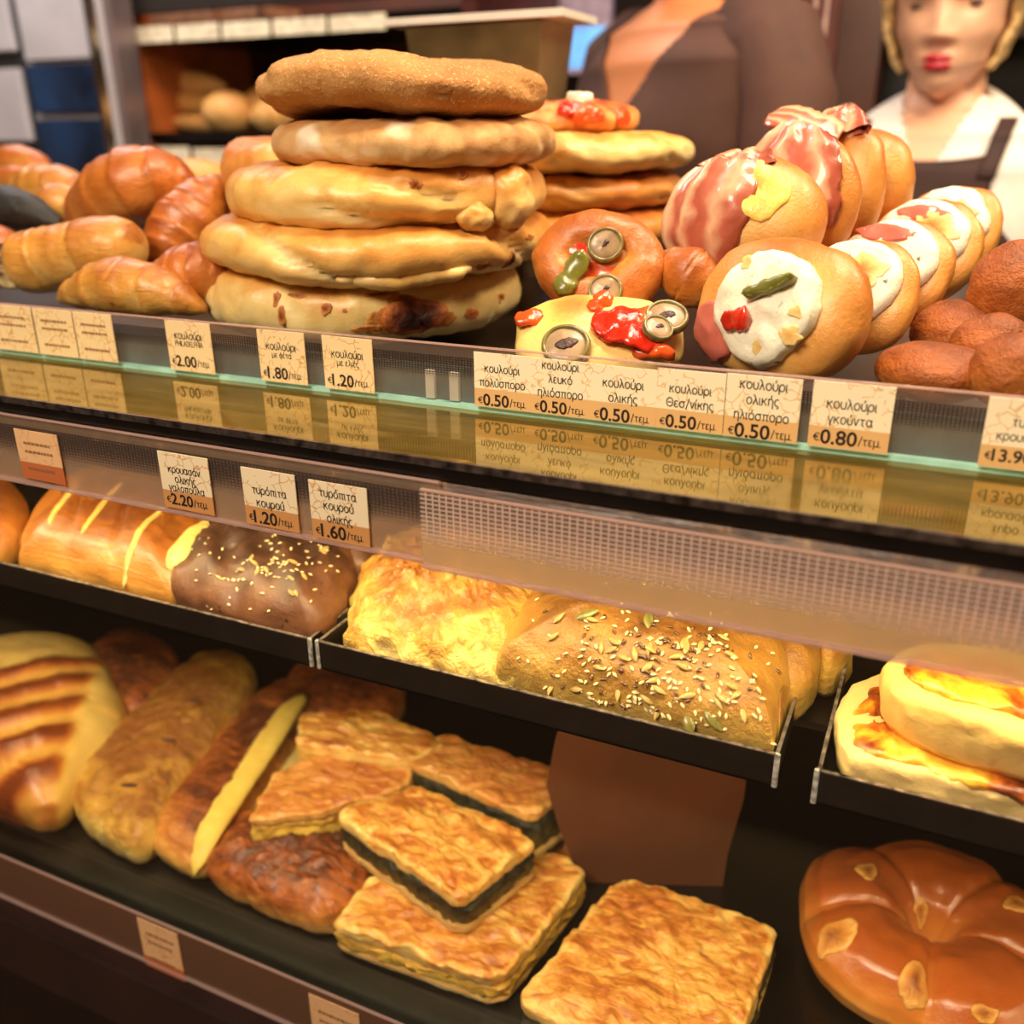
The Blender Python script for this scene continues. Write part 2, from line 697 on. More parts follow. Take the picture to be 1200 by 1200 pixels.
cp(MB().box(X0, X1, TY + .004, YB, Z_TOP - .008, Z_TOP), 'top_deck', plain('top_deck', (40, 30, 26), .3, scale=20))
cp(MB().box(X0, X1, TY + .001, TY + .004, Z_TOP, Z_STR - .012), 'riser', M_riser)
cp(MB().box(X0, X1, TY - .0035, TY + .001, Z_TOP - .001, Z_TOP + .0012), 'glass_shelf_edge', M_teal)
cp(MB().box(X0, X1, Y_BAR, TY + .004, Z_TOP - .010, Z_TOP - .001), 'mirror_ledge', M_ledge)
cp(MB().box(X0, X1, Y_BAR - .0018, Y_BAR, Z_TOP - .0042, Z_TOP - .0006), 'chrome_edge', plain('chrome_edge', (120, 112, 110), .25, .9, scale=200, var=.4))
cp(MB().box(X0, X1, Y_BAR - .001, Y_BAR + .03, Z_BAR + .0015, Z_TOP - .0042), 'black_gasket', plain('black_gasket', (12, 9, 9), .3, scale=70, var=.5))
M_worn = bread('worn_brown_rail', [(.0, (78, 54, 42)), (.22, (112, 82, 60)), (.42, (176, 142, 104)), (.55, (84, 60, 48))], ns=60, amp=1.0, bump=.2, rough=.3, bake=0.0, sss=0, streak=((1, 5, 12), 30, .25))
cp(MB().prism_x([(Y_STRIP + .0045, Z_BAR - .0075), (Y_STRIP + .0045, Z_BAR - .0030), (Y_BAR + .002, Z_BAR + .0014), (Y_BAR + .02, Z_BAR + .0014), (Y_BAR + .02, Z_BAR - .0075)], X0, X1), 'worn_rail', M_worn)
cp(MB().box(X0, X1, Y_STRIP + .010, Y_STRIP + .035, Z_BAR - .024, Z_BAR - .0075), 'frame_beam', M_mauve)
cp(MB().box(X0, X1, YB - .012, YB, .1, Z_TOP - .008), 'rear_panel', plain('case_rear', (34, 20, 13), .6, scale=8))
cp(MB().box(X0, X1, .40, YB - .012, Z_BOT - .02, Z_BOT), 'bottom_deck', plain('bottom_deck', (16, 11, 9), .28, scale=30))
cp(MB().box(X0, X1, .43, .95, Z_TRAY - .006, Z_TRAY - .002), 'middle_rack', M_black)
M_gran = plain('granite', (17, 16, 13), .3, scale=260, var=.5)
cp(MB().prism_x([(.402, Z_BOT), (.402, Z_BOT - .02), (.352, Z_BOT - .02), (.352, Z_BOT - .006)], X0, X1), 'granite_sill', M_gran)
cp(MB().box(X0, X1, .372, YB - .012, .10, Z_BOT - .02), 'plinth', plain('plinth', (30, 18, 15), .5, scale=10))
cp(MB().prism_x([(.345, Z_BOT - .064), (.385, Z_BOT - .064), (.385, Z_BOT - .105), (.335, Z_BOT - .105)], X0, X1), 'lower_moulding', plain('moulding', (44, 28, 25), .45, scale=20))
cp(MB().box(X0, X1, .40, YB - .03, 0, .10), 'kick_board', M_black)
for x in (X0, X1 - .012):
    cp(MB().box(x, x + .012, .38, YB, .1, Z_TOP - .01), 'side_panel', M_black)
M_glass = clear_plastic('front_glass', .012, (190, 170, 150), .02, 1.35)
cp(MB().box(X0, X1, .3600, .3625, Z_BOT - .006, Z_BAR - .024), 'front_glass', M_glass)
# vertical white reflections on the riser, painted as two pale bars
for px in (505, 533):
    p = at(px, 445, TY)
    cp(MB().box(p.x - .0026, p.x + .0026, TY - .0014, TY + .001, Z_TOP + .002, Z_TOP + .017), 'reflection_bar', plain('pale_reflection', (196, 196, 188), .35, var=.05))

# ------------------------------------------------------------------ price strips
M_clear = clear_plastic('clear_strip', .10, (225, 200, 185), .06, 1.45, .1)
M_frost = clear_plastic('frosted_strip', .68, (244, 216, 172), .12, 1.45, 0, (.013, .026, .22))
M_lip = clear_plastic('strip_lip', .55, (235, 205, 200), .08, 1.5)


def strip(name, label, xa, xb, y, za, zb, plate_mat, film=None, film_z=None, lips=(True, True), bend=0):
    t = thing(name, label, 'price strip', ((xa + xb) / 2, y, za), 0, 'clear price strips along the case')
    hx = (xb - xa) / 2
    H = zb - za
    MB().box(-hx, hx, -.0006, .0006, 0, H).build('plate', plate_mat, t)
    if lips[0]:
        MB().box(-hx, hx, -.0012, .0008, H - .0005, H + .0004).build('top_lip', M_lip, t, .0002)
    if lips[1]:
        MB().box(-hx, hx, -.0028, .0008, -.0018, .0002).build('bottom_lip', M_lip, t, .0004)
    if film:
        MB().box(-hx, hx, -.0011, -.0008, film_z[0] * H, film_z[1] * H).build('mesh_film', film, t)
    return t


YT = TY - .0045
strip('price_strip', 'long clear price strip at the top edge in front of the koulouri stack', X0, X1, YT, Z_TOP + .003, CAMZ - YT * math.tan(R(13.5)), M_clear,
      mesh_film('fine_grid_film', .0017, .0012, .3, .35, (70, 62, 60), .012, .018), (.30, .80), (True, False))
xl_end = at(516, 590, Y_STRIP + .003).x
xr_start = at(495, 620, Y_STRIP).x
strip('price_strip', 'clear price strip holding the tyropita tags under the black bar', X0, xl_end, Y_STRIP + .003, ZL0, ZL1, clear_plastic('clear_strip_haze', .42, (226, 196, 166), .1, 1.45, 0, (.012, .026, .20)),
      mesh_film('grey_grid_film', .0022, .0016, .3, .35, (92, 78, 74), .016, .026), (.35, .86))
strip('price_strip', 'empty clear price strip printed with a white grid above the seeded pie', xr_start, X1, Y_STRIP, ZR0, ZR1, M_frost,
      mesh_film('white_grid_film', .0034, .0021, .16, .20, (250, 224, 222), .008, .018), (.30, .97))
YBS = .347
strip('price_strip', 'tan price strip on the lowest sill below the puff rolls', X0, X1, YBS, CAMZ - YBS * math.tan(R(57.7)), CAMZ - YBS * math.tan(R(55.6)), clear_plastic('tan_strip', .8, (150, 110, 88), .2, 1.45, .1))
_bb = thing('backing_strip', 'dark plum backing strip behind the lowest price strip', 'strip', (0, .3495, Z_BOT - .064))
MB().box(X0, X1, 0, .003, 0, .030).build('backing', plain('plum', (60, 38, 36), .5, scale=30), _bb)


# ------------------------------------------------------------------ price tags
def card_mat(name, zsplit, paper, band, doodle, zs=1.0):
    T = NT(name)
    p = T.n('ShaderNodeBsdfPrincipled', _Roughness=.6)
    tc = T.n('ShaderNodeTexCoord')
    sp = T.n('ShaderNodeSeparateXYZ')
    T.l(tc.outputs['Object'], sp.inputs[0])
    oi = T.n('ShaderNodeObjectInfo')
    sh = T.n('ShaderNodeVectorMath', operation='ADD')
    T.l(tc.outputs['Object'], sh.inputs[0])
    T.l(oi.outputs['Random'], sh.inputs[1])
    v = T.n('ShaderNodeTexVoronoi', feature='DISTANCE_TO_EDGE', _Scale=170.0)
    n1 = T.n('ShaderNodeTexNoise', _Scale=70.0, _Detail=4.0)
    T.l(sh.outputs[0], n1.inputs[0])
    ad = T.n('ShaderNodeVectorMath', operation='MULTIPLY_ADD')
    T.l(n1.outputs['Color'], ad.inputs[0])
    ad.inputs[1].default_value = (.012, .012, .012)
    T.l(sh.outputs[0], ad.inputs[2])
    T.l(ad.outputs[0], v.inputs['Vector'])
    ln = T.math('LESS_THAN', v.outputs['Distance'], .035)
    n2 = T.n('ShaderNodeTexNoise', _Scale=90.0, _Detail=2.0)
    T.l(sh.outputs[0], n2.inputs[0])
    ln = T.math('MULTIPLY', ln, T.math('GREATER_THAN', n2.outputs[0], .5))
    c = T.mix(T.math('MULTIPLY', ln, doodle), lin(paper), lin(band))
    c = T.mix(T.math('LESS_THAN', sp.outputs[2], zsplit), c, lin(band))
    T.l(c, p.inputs['Base Color'])
    T.l(p.outputs[0], T.out.inputs[0])
    return T.m


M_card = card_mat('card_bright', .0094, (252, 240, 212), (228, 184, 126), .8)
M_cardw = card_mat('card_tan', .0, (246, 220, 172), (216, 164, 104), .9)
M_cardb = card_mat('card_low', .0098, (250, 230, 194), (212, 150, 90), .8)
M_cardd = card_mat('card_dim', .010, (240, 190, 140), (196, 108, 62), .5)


def text_mesh(s, bold=0.0):
    c = bpy.data.curves.new('t', 'FONT')
    c.body = s
    c.align_x = 'CENTER'
    c.offset = bold
    c.resolution_u = 4
    o = bpy.data.objects.new('t', c)
    COL.objects.link(o)
    dg = bpy.context.evaluated_depsgraph_get()
    me = bpy.data.meshes.new_from_object(o.evaluated_get(dg))
    bpy.data.objects.remove(o)
    co = np.array([v.co[:] for v in me.vertices])
    fs = [tuple(p.vertices) for p in me.polygons]
    return co, fs


def arc(cx, cy, rx, ry, a0=0, a1=360, n=16):
    return [(cx + rx * math.cos(R(a0 + (a1 - a0) * i / n)), cy + ry * math.sin(R(a0 + (a1 - a0) * i / n))) for i in range(n + 1)]


_O = arc(.36, .5, .36, .5)
_UP = [(0, 1), (0, .36)] + arc(.32, .36, .32, .36, 180, 360, 10) + [(.64, 1)]
GLYPH = {
    'κ': ([[(0, 0), (0, 1)], [(.6, 1), (.02, .46)], [(.2, .62), (.62, 0)]], .66), 'ο': ([_O], .72), 'υ': ([_UP], .64),
    'λ': ([[(.02, 1.4), (.14, 1.38), (.24, 1.18), (.64, 0)], [(.34, .86), (.02, 0)]], .64), 'ρ': ([_O, [(0, .5), (0, -.42)]], .72),
    'ι': ([[(0, 1), (0, .16), (.06, .03), (.18, 0)]], .16), 'π': ([[(0, .94), (.8, .94)], [(.16, .94), (.14, 0)], [(.62, .94), (.62, .12), (.76, 0)]], .78),
    'σ': ([arc(.36, .48, .36, .48), [(.34, .96), (.82, .96)]], .80), 'ς': ([arc(.34, .52, .34, .48, 60, 270) + [(.52, 0), (.54, -.18), (.36, -.34)]], .60),
    'ε': ([arc(.30, .74, .25, .25, 40, 270), arc(.30, .25, .30, .25, 90, 320)], .58), 'η': ([[(0, 1), (0, 0)], [(0, .62)] + arc(.3, .62, .3, .38, 180, 0) + [(.6, -.42)]], .62),
    'ν': ([[(0, 1), (.3, 0), (.6, 1)]], .60), 'γ': ([[(0, 1), (.32, 0), (.32, -.42)], [(.64, 1), (.32, 0)]], .64), 'τ': ([[(0, .94), (.64, .94)], [(.32, .94), (.32, .14), (.48, 0)]], .64),
    'α': ([arc(.34, .5, .34, .5), [(.72, 1), (.66, .4), (.80, 0)]], .78), 'φ': ([arc(.4, .5, .4, .5), [(.4, 1.35), (.4, -.42)]], .80), 'μ': ([_UP, [(0, .5), (0, -.42)], [(.64, .4), (.66, .08), (.78, 0)]], .74),
    'Θ': ([arc(.5, .7, .5, .7), [(.25, .7), (.75, .7)]], 1.0), 'Τ': ([[(0, 1.4), (.84, 1.4)], [(.42, 1.4), (.42, 0)]], .84), '/': ([[(0, -.2), (.45, 1.45)]], .42), '.': ([[(.02, 0), (.02, .07)]], .08), ' ': ([], .25),
    'P': ([[(0, 0), (0, 1.4), (.4, 1.4)] + arc(.4, 1.05, .35, .35, 90, -90, 8) + [(0, .7)]], .74), 'H': ([[(0, 0), (0, 1.4)], [(.75, 0), (.75, 1.4)], [(0, .7), (.75, .7)]], .75), 'I': ([[(0, 0), (0, 1.4)]], .04),
    'L': ([[(0, 1.4), (0, 0), (.6, 0)]], .6), 'A': ([[(0, 0), (.42, 1.4), (.84, 0)], [(.15, .5), (.69, .5)]], .84), 'D': ([[(0, 0), (0, 1.4), (.3, 1.4)] + arc(.3, .7, .5, .7, 90, -90, 10) + [(0, 0)]], .8), 'E': ([[(.6, 1.4), (0, 1.4), (0, 0), (.6, 0)], [(0, .72), (.52, .72)]], .6),
}
ACC = {'ύ': ('υ', .32), 'ό': ('ο', .36), 'ή': ('η', .3), 'ί': ('ι', .0), 'ά': ('α', .36), 'έ': ('ε', .3), 'ώ': ('ο', .36)}


def stroke_text(txt, wt=.15):
    V, Fs = [], []
    x = 0.0
    for ch in txt:
        acc = None
        if ch in ACC:
            ch, acc = ACC[ch]
        pl, adv = GLYPH[ch]
        if acc is not None:
            pl = pl + [[(acc, 1.18), (acc + .12, 1.5)]]
        for line in pl:
            for (x0, y0), (x1, y1) in zip(line, line[1:]):
                d = Vector((x1 - x0, y1 - y0))
                if d.length < 1e-6:
                    continue
                d.normalize()
                nrm = Vector((-d.y, d.x)) * wt / 2
                e = d * wt * .3
                b0 = len(V)
                for px, py in ((x0 - e.x + nrm.x, y0 - e.y + nrm.y), (x0 - e.x - nrm.x, y0 - e.y - nrm.y), (x1 + e.x - nrm.x, y1 + e.y - nrm.y), (x1 + e.x + nrm.x, y1 + e.y + nrm.y)):
                    V.append((px + x, py, 0))
                Fs.append((b0, b0 + 1, b0 + 2, b0 + 3))
        x += adv + .24
    return np.array(V), Fs


def lettering(name, parent, items, w, h, y=-.0005):
    """items: (string, x centre fraction, z fraction from top, width fraction, bold, max height fraction)"""
    V, Fs = [], []
    for s, fx, fz, fw, bold, xh in items:
        greek = all(c in GLYPH or c in ACC for c in s) and not s.replace('.', '').isdigit()
        co, fs = stroke_text(s) if greek else text_mesh(s, bold)
        x0, x1 = co[:, 0].min(), co[:, 0].max()
        k = fw * w / (x1 - x0)
        if xh:
            k = min(k, xh * h * (.5 if greek else 1))
        b = len(V)
        for c in co:
            V.append(((c[0] - (x0 + x1) / 2) * k + fx * w, y, h * (1 - fz) + (c[1] - (.45 if greek else .28)) * k))
        Fs += [tuple(i + b for i in f) for f in fs]
    return link(name, mesh(name, V, Fs), M_ink, parent, False)


def scribble(parent, w, h, seed):
    """unreadable print: rows of uneven dashes"""
    rnd = random.Random(seed)
    mb = MB()
    for z in (.72, .55, .2):
        x = -.32 * w
        while x < .3 * w:
            l = rnd.uniform(.03, .09) * w
            mb.box(x, x + l, -.0005, -.0004, z * h, z * h + .05 * h)
            x += l + .02 * w
    return mb.build('faint_print', plain('faint_ink', (150, 105, 70), .7), parent)


def price_tag(TL, TR, BR, BL, y, label, lines, price, mat, scr=None, zbot=None, zt=None):
    l = (at(*TL, y).x + at(*BL, y).x) / 2
    r = (at(*TR, y).x + at(*BR, y).x) / 2
    zt = zt if zt is not None else (at(*TL, y).z + at(*TR, y).z) / 2
    zb = zbot if zbot is not None else (at(*BL, y).z + at(*BR, y).z) / 2
    w, h = r - l, zt - zb
    t = thing('price_tag', label, 'price tag', ((l + r) / 2, y, zb), 0, 'price tags in the clear strips')
    MB().box(-w / 2, w / 2, -.0003, .0003, 0, h).build('card', mat, t)
    if scr is not None:
        scribble(t, w, h, scr)
    if lines:
        lettering('product_name', t, [(s, 0, fz, fw, 0.0, .30) for s, fz, fw in lines], w, h)
    if price:
        s, fz, pw = price
        lettering('price', t, [('€', -.395, fz + .01, .085, .0, 0), (s, -.345 + pw / 2, fz, pw, .018, 0), ('/τεμ.', -.345 + pw + .155, fz + .015, .28, .0, 0)], w, h)
    return t


YC = YT - .0018
ZB_ = Z_TOP + .0025
tops = [
    ((-14, 353), (38, 357), (43, 417), (-6, 411), 'blurred tan price tag leftmost in the top strip', None, None, M_cardw, 1),
    ((40, 358), (85, 362), (91, 421), (45, 417), 'blurred tan price tag second from the left end of the top strip', None, None, M_cardw, 2),
    ((87, 362), (131, 366), (137, 426), (92, 421), 'blurred tan price tag third from the left end of the top strip', None, None, M_cardw, 3),
    ((194, 374), (246, 380), (252, 441), (200, 435), 'tan price tag reading 2.00 below the brown croissants', [('κουλούρι', .30, .62), ('PHILADELPHIA', .46, .62)], ('2.00', .82, .46), M_cardw, None),
    ((301, 385), (356, 391), (361, 455), (307, 448), 'tan price tag reading 1.80 below the koulouri stack', [('κουλούρι', .32, .64), ('με φέτα', .48, .42)], ('1.80', .84, .44), M_cardw, None),
    ((377, 393), (436, 398), (439, 463), (382, 456), 'tan price tag reading 1.20 in the top strip below the burnt bread ring', [('κουλούρι', .34, .64), ('με ελιές', .50, .44)], ('1.20', .84, .44), M_cardw, None),
    ((555, 411), (622, 419), (623, 481), (557, 473), 'cream price tag reading κουλούρι πολύσπορο', [('κουλούρι', .30, .62), ('πολύσπορο', .56, .80)], ('0.50', .88, .46), M_card, None),
    ((622, 418), (692, 426), (692, 490), (623, 481), 'cream price tag reading κουλούρι λευκό ηλιόσπορο', [('κουλούρι', .13, .62), ('λευκό', .37, .40), ('ηλιόσπορο', .62, .76)], ('0.50', .88, .46), M_card, None),
    ((692, 426), (770, 434), (769, 500), (692, 490), 'cream price tag reading κουλούρι ολικής', [('κουλούρι', .32, .62), ('ολικής', .58, .44)], ('0.50', .89, .46), M_card, None),
    ((770, 431), (850, 438), (848, 508), (769, 498), 'cream price tag reading κουλούρι Θεσ/νίκης', [('κουλούρι', .33, .62), ('Θεσ/νίκης', .57, .70)], ('0.50', .88, .46), M_card, None),
    ((852, 437), (940, 445), (935, 519), (848, 508), 'cream price tag reading κουλούρι ολικής ηλιόσπορο', [('κουλούρι', .16, .64), ('ολικής', .40, .44), ('ηλιόσπορο', .65, .74)], ('0.50', .90, .48), M_card, None),
    ((953, 446), (1049, 453), (1042, 530), (947, 521), 'cream price tag reading κουλούρι γκούντα', [('κουλούρι', .34, .62), ('γκούντα', .57, .56)], ('0.80', .85, .46), M_card, None),
    ((1158, 463), (1256, 472), (1244, 558), (1147, 547), 'cream price tag cut off by the right frame edge', [('τυρο', .34, .34), ('κρουασάν', .55, .66)], ('13.90', .83, .50), M_card, None),
]
for TL, TR, BR, BL, lab, lines, price, mat, scr in tops:
    price_tag(TL, TR, BR, BL, YC, lab, lines, price, mat, scr, zbot=ZB_, zt=min((at(*TL, YC).z + at(*TR, YC).z) / 2, CAMZ - YC * math.tan(R(13.62))))
YD = Y_STRIP + .0012
lows = [
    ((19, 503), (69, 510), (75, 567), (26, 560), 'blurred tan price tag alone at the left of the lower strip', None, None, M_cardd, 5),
    ((186, 529), (244, 537), (251, 603), (193, 594), 'tan price tag reading κρουασάν ολικής γαλοπούλα', [('κρουασάν', .30, .64), ('ολικής', .47, .42), ('γαλοπούλα', .63, .72)], ('2.20', .84, .44), M_cardb, None),
    ((283, 547), (346, 557), (351, 625), (289, 612), 'cream price tag reading τυρόπιτα κουρού at 1.20', [('τυρόπιτα', .38, .64), ('κουρού', .60, .52)], ('1.20', .86, .44), M_cardb, None),
    ((363, 562), (431, 573), (433, 640), (366, 630), 'cream price tag reading τυρόπιτα κουρού ολικής at 1.60', [('τυρόπιτα', .20, .64), ('κουρού', .41, .52), ('ολικής', .63, .44)], ('1.60', .86, .44), M_cardb, None),
]
for TL, TR, BR, BL, lab, lines, price, mat, scr in lows:
    price_tag(TL, TR, BR, BL, YD, lab, lines, price, mat, scr)
YE = YBS - .0012
for TL, TR, BR, BL, lab, scr in [
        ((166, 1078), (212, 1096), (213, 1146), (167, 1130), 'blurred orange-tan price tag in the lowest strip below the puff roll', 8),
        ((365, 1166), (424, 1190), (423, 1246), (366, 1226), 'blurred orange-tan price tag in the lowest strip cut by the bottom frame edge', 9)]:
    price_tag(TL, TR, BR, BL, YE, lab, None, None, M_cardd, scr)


# ------------------------------------------------------------------ trays of the middle shelf
def tray(x0, x1, y0, y1, label, chip=(True, True)):
    t = thing('baking_tray', label, 'baking tray', ((x0 + x1) / 2, y0, Z_TRAY - .0018), 0, 'black trays on the middle shelf')
    hx, D, H, w = (x1 - x0) / 2, y1 - y0, .0175, .0014
    b = MB().box(-hx, hx, 0, D, 0, .0014)
    b.box(-hx, hx, 0, w, 0, H).box(-hx, hx, D - w, D, 0, H).box(-hx, -hx + w, 0, D, 0, H).box(hx - w, hx, 0, D, 0, H)
    b.build('pan', M_tray, t)
    r = MB().box(-hx, hx, -.0004, w + .0002, H, H + .0006)
    r.box(-hx - .0003, -hx + w, 0, D, H, H + .0006).box(hx - w, hx + .0003, 0, D, H, H + .0006)
    r.build('worn_rim', plain('rim', (112, 102, 94), .3, .6, scale=160, var=.7), t)
    for k, s in enumerate((-1, 1)):
        if chip[k]:
            MB().box(s * hx - .0014, s * hx + .0010, -.0008, .0012, .0, H + .0010).build('bare_corner', M_bare, t, .0004)
    return t


xa = at(362, 742, TRAY_Y).x
tray(X0 + .55, xa, TRAY_Y, .66, 'black baking tray under the dark seeded loaf', (False, True))
xb, xc = at(372, 754, TRAY_Y).x, at(912, 884, TRAY_Y).x
tray(xb, xc, TRAY_Y, .66, 'black baking tray under the seed-topped pie')
xd = at(958, 905, TRAY_Y - .004).x
tray(xd, xd + .34, TRAY_Y - .004, .66, 'black baking tray under the quiche')

# ------------------------------------------------------------------ crusts
B_pale = bread('koulouri_crust', [(.0, (248, 222, 164)), (.28, (238, 192, 112)), (.52, (218, 146, 64)), (.78, (178, 96, 34)), (1, (110, 52, 22))], ns=22, amp=.42, bump=.3, rough=.4, coat=.15)
B_cheese = bread('cheese_koulouri_crust', [(.0, (246, 228, 170)), (.34, (238, 206, 132)), (.60, (220, 158, 76)), (.85, (168, 90, 36)), (1, (90, 40, 18))], ns=34, amp=.42, bump=.4, rough=.4, coat=.15)
B_wheat = bread('wholegrain_crust', [(.0, (206, 160, 100)), (.40, (188, 134, 74)), (.75, (150, 94, 46)), (1, (104, 60, 28))], ns=20, amp=.45, bump=.3, fine=1.5, rough=.75, fscale=240, speck=(640, .60, (222, 186, 130)))
B_dust = bread('floured_crust', [(.0, (228, 196, 146)), (.35, (210, 166, 108)), (.6, (184, 128, 74)), (1, (120, 70, 36))], ns=34, amp=.6, bump=.5, rough=.65, speck=(26, .57, (236, 218, 190)))
B_burn = bread('burnt_cheese', [(.0, (196, 112, 44)), (.3, (120, 52, 22)), (.6, (66, 26, 14)), (1, (40, 16, 10))], ns=160, amp=.45, bump=.9, rough=.5)
B_spot = bread('toasted_spot', [(.0, (214, 140, 62)), (.5, (176, 96, 38)), (1, (120, 56, 22))], ns=200, amp=.5, bump=.6, rough=.45)
B_crois = bread('croissant_crust', [(.0, (226, 168, 88)), (.4, (196, 116, 46)), (.75, (148, 72, 26)), (1, (92, 40, 16))], ns=22, amp=.3, bump=.25, rough=.34, coat=.25, streak=((1, 6, 6), 24, .22))
B_crois2 = bread('light_croissant_crust', [(.0, (240, 204, 124)), (.4, (214, 154, 70)), (.75, (172, 102, 38)), (1, (108, 56, 20))], ns=22, amp=.3, bump=.25, rough=.34, coat=.25, streak=((1, 6, 6), 24, .22))
B_black = bread('poppy_crust', [(.0, (70, 62, 56)), (.5, (36, 34, 34)), (1, (18, 18, 20))], ns=60, amp=.4, bump=.4, fine=.9, rough=.5)
B_bun = bread('bun_crust', [(.0, (242, 200, 126)), (.30, (222, 156, 76)), (.58, (190, 106, 42)), (1, (116, 54, 20))], ns=18, amp=.45, bump=.30, fine=.5, rough=.40, coat=.14)
B_brown = bread('crumbed_crust', [(.0, (204, 124, 52)), (.4, (172, 92, 32)), (.75, (126, 60, 20)), (1, (80, 36, 12))], ns=60, amp=.5, bump=.5, fine=1.6, rough=.55, fscale=300, bake=.72)
B_choc = bread('dark_rye_crust', [(.0, (176, 122, 80)), (.4, (138, 90, 58)), (.75, (104, 64, 40)), (1, (62, 36, 24))], ns=50, amp=.35, bump=.35, rough=.48, coat=.06, speck=(260, .66, (40, 24, 18)))
B_kour = bread('kourou_crust', [(.0, (222, 190, 112)), (.4, (200, 160, 78)), (.75, (166, 116, 48)), (1, (112, 70, 26))], ns=44, amp=.45, bump=.5, fine=1.2, rough=.42, coat=.1, fscale=340)
B_puff = bread('puff_crust', [(.0, (248, 226, 150)), (.4, (238, 204, 112)), (.66, (218, 164, 70)), (1, (160, 98, 36))], ns=34, amp=.75, bump=1.2, rough=.36, coat=.25, streak=((2, 5, 2), 26, .22))
B_flaky = bread('flaky_crust', [(.0, (244, 210, 126)), (.30, (228, 168, 80)), (.52, (198, 120, 48)), (.75, (154, 80, 32)), (1, (96, 46, 20))], ns=17, amp=.55, bump=.45, rough=.32, coat=.35, streak=((1.5, 4, 2), 30, .8))
B_flaky2 = bread('dark_flaky_crust', [(.0, (234, 184, 104)), (.36, (212, 142, 66)), (.62, (182, 102, 44)), (.85, (138, 70, 30)), (1, (84, 38, 18))], ns=20, amp=.45, bump=.45, rough=.36, coat=.25, streak=((2, 5, 2), 26, .6))
B_rolls = bread('baked_roll_crust', [(.0, (246, 214, 134)), (.36, (232, 180, 92)), (.62, (206, 134, 58)), (.85, (160, 86, 36)), (1, (100, 48, 20))], ns=22, amp=.5, bump=.5, rough=.36, coat=.2, streak=((2, 6, 3), 22, .3))
B_crumb = bread('pale_layered_edge', [(.0, (250, 230, 168)), (.5, (240, 208, 132)), (1, (206, 150, 74))], ns=60, amp=.4, bump=.8, rough=.6, streak=((1, 1, 12), 40, .4))
B_spin = bread('spinach_filling', [(.0, (124, 112, 66)), (.4, (78, 74, 40)), (.7, (48, 46, 26)), (1, (26, 26, 16))], ns=120, amp=.7, bump=1.0, rough=.5)
B_cust = bread('custard_filling', [(.0, (252, 226, 120)), (.5, (240, 200, 86)), (1, (200, 150, 60))], ns=70, amp=.5, bump=.6, rough=.4)
B_quic = bread('baked_egg_filling', [(.0, (252, 206, 84)), (.40, (236, 166, 48)), (.58, (190, 96, 28)), (.75, (124, 54, 18)), (1, (70, 30, 12))], ns=46, amp=1.0, bump=.7, rough=.3, coat=.3)
B_crmch = bread('white_cheese', [(.0, (252, 246, 226)), (.55, (248, 236, 204)), (.72, (240, 206, 136)), (1, (220, 160, 80))], ns=50, amp=.42, bump=.8, rough=.4, bake=.6, speck=(190, .69, (110, 96, 48)))
B_ring = bread('apple_ring_crust', [(.0, (238, 180, 96)), (.30, (214, 136, 58)), (.55, (178, 90, 34)), (1, (110, 48, 20))], ns=14, amp=.3, bump=.12, rough=.25, coat=.5)
B_apple = bread('cooked_apple', [(.0, (232, 176, 92)), (.4, (204, 134, 58)), (1, (140, 72, 30))], ns=120, amp=.5, bump=.7, rough=.35)
B_far = bread('far_loaf_crust', [(.0, (244, 206, 140)), (.5, (226, 164, 88)), (1, (170, 98, 44))], ns=16, amp=.3, bump=.1, rough=.5)
M_tom = plain('tomato_pepper', (206, 44, 22), .22, var=.2, scale=120, bump=.5, coat=.5)
M_tom2 = plain('orange_pepper', (226, 84, 30), .25, var=.15, scale=120, bump=.4, coat=.4)
M_green = plain('green_pepper', (112, 112, 44), .28, var=.15, scale=120, bump=.3, coat=.3)
M_olive = plain('olive_skin', (122, 112, 66), .25, var=.18, scale=200, coat=.4)
M_olive2 = plain('olive_flesh', (158, 132, 100), .35, var=.1, scale=200, coat=.2)
M_pit = plain('olive_pit_hollow', (70, 40, 40), .4, var=.3, scale=300, bump=.5)
M_ham = plain('ham', (210, 112, 96), .38, var=.08, scale=120, coat=.2)
M_ses = plain('sesame', (226, 204, 154), .4, var=.05, scale=300)
M_flax = plain('flax', (92, 52, 26), .25, var=.2, scale=300, coat=.3)
M_sun = plain('sunflower_kernel', (176, 146, 86), .35, var=.1, scale=400)
M_pump = plain('pumpkin_kernel', (116, 108, 52), .3, var=.15, scale=300, coat=.2)


def bacon_mat():
    T = NT('bacon')
    p = T.n('ShaderNodeBsdfPrincipled', _Roughness=.32)
    p.inputs['Coat Weight'].default_value = .35
    tc = T.n('ShaderNodeTexCoord')
    at_ = T.n('ShaderNodeAttribute', attribute_name='bake')
    n1 = T.n('ShaderNodeTexNoise', _Scale=40.0, _Detail=4.0)
    T.l(tc.outputs['Object'], n1.inputs[0])
    f = T.math('ADD', at_.outputs['Fac'], T.math('MULTIPLY', T.math('SUBTRACT', n1.outputs[0], .5), .35))
    c = T.ramp(f, [(0.0, (150, 70, 46)), (.14, (182, 96, 74)), (.22, (222, 176, 142)), (.33, (190, 108, 86)), (.44, (176, 90, 70)), (.52, (224, 180, 146)), (.60, (194, 116, 92)), (.70, (182, 96, 76)), (.80, (224, 184, 150)), (.92, (214, 160, 124))])
    T.l(c, p.inputs['Base Color'])
    bp = T.n('ShaderNodeBump', _Strength=.4, _Distance=.002)
    T.l(n1.outputs[0], bp.inputs['Height'])
    T.l(bp.outputs[0], p.inputs['Normal'])
    T.l(p.outputs[0], T.out.inputs[0])
    return T.m


M_bacon = bacon_mat()


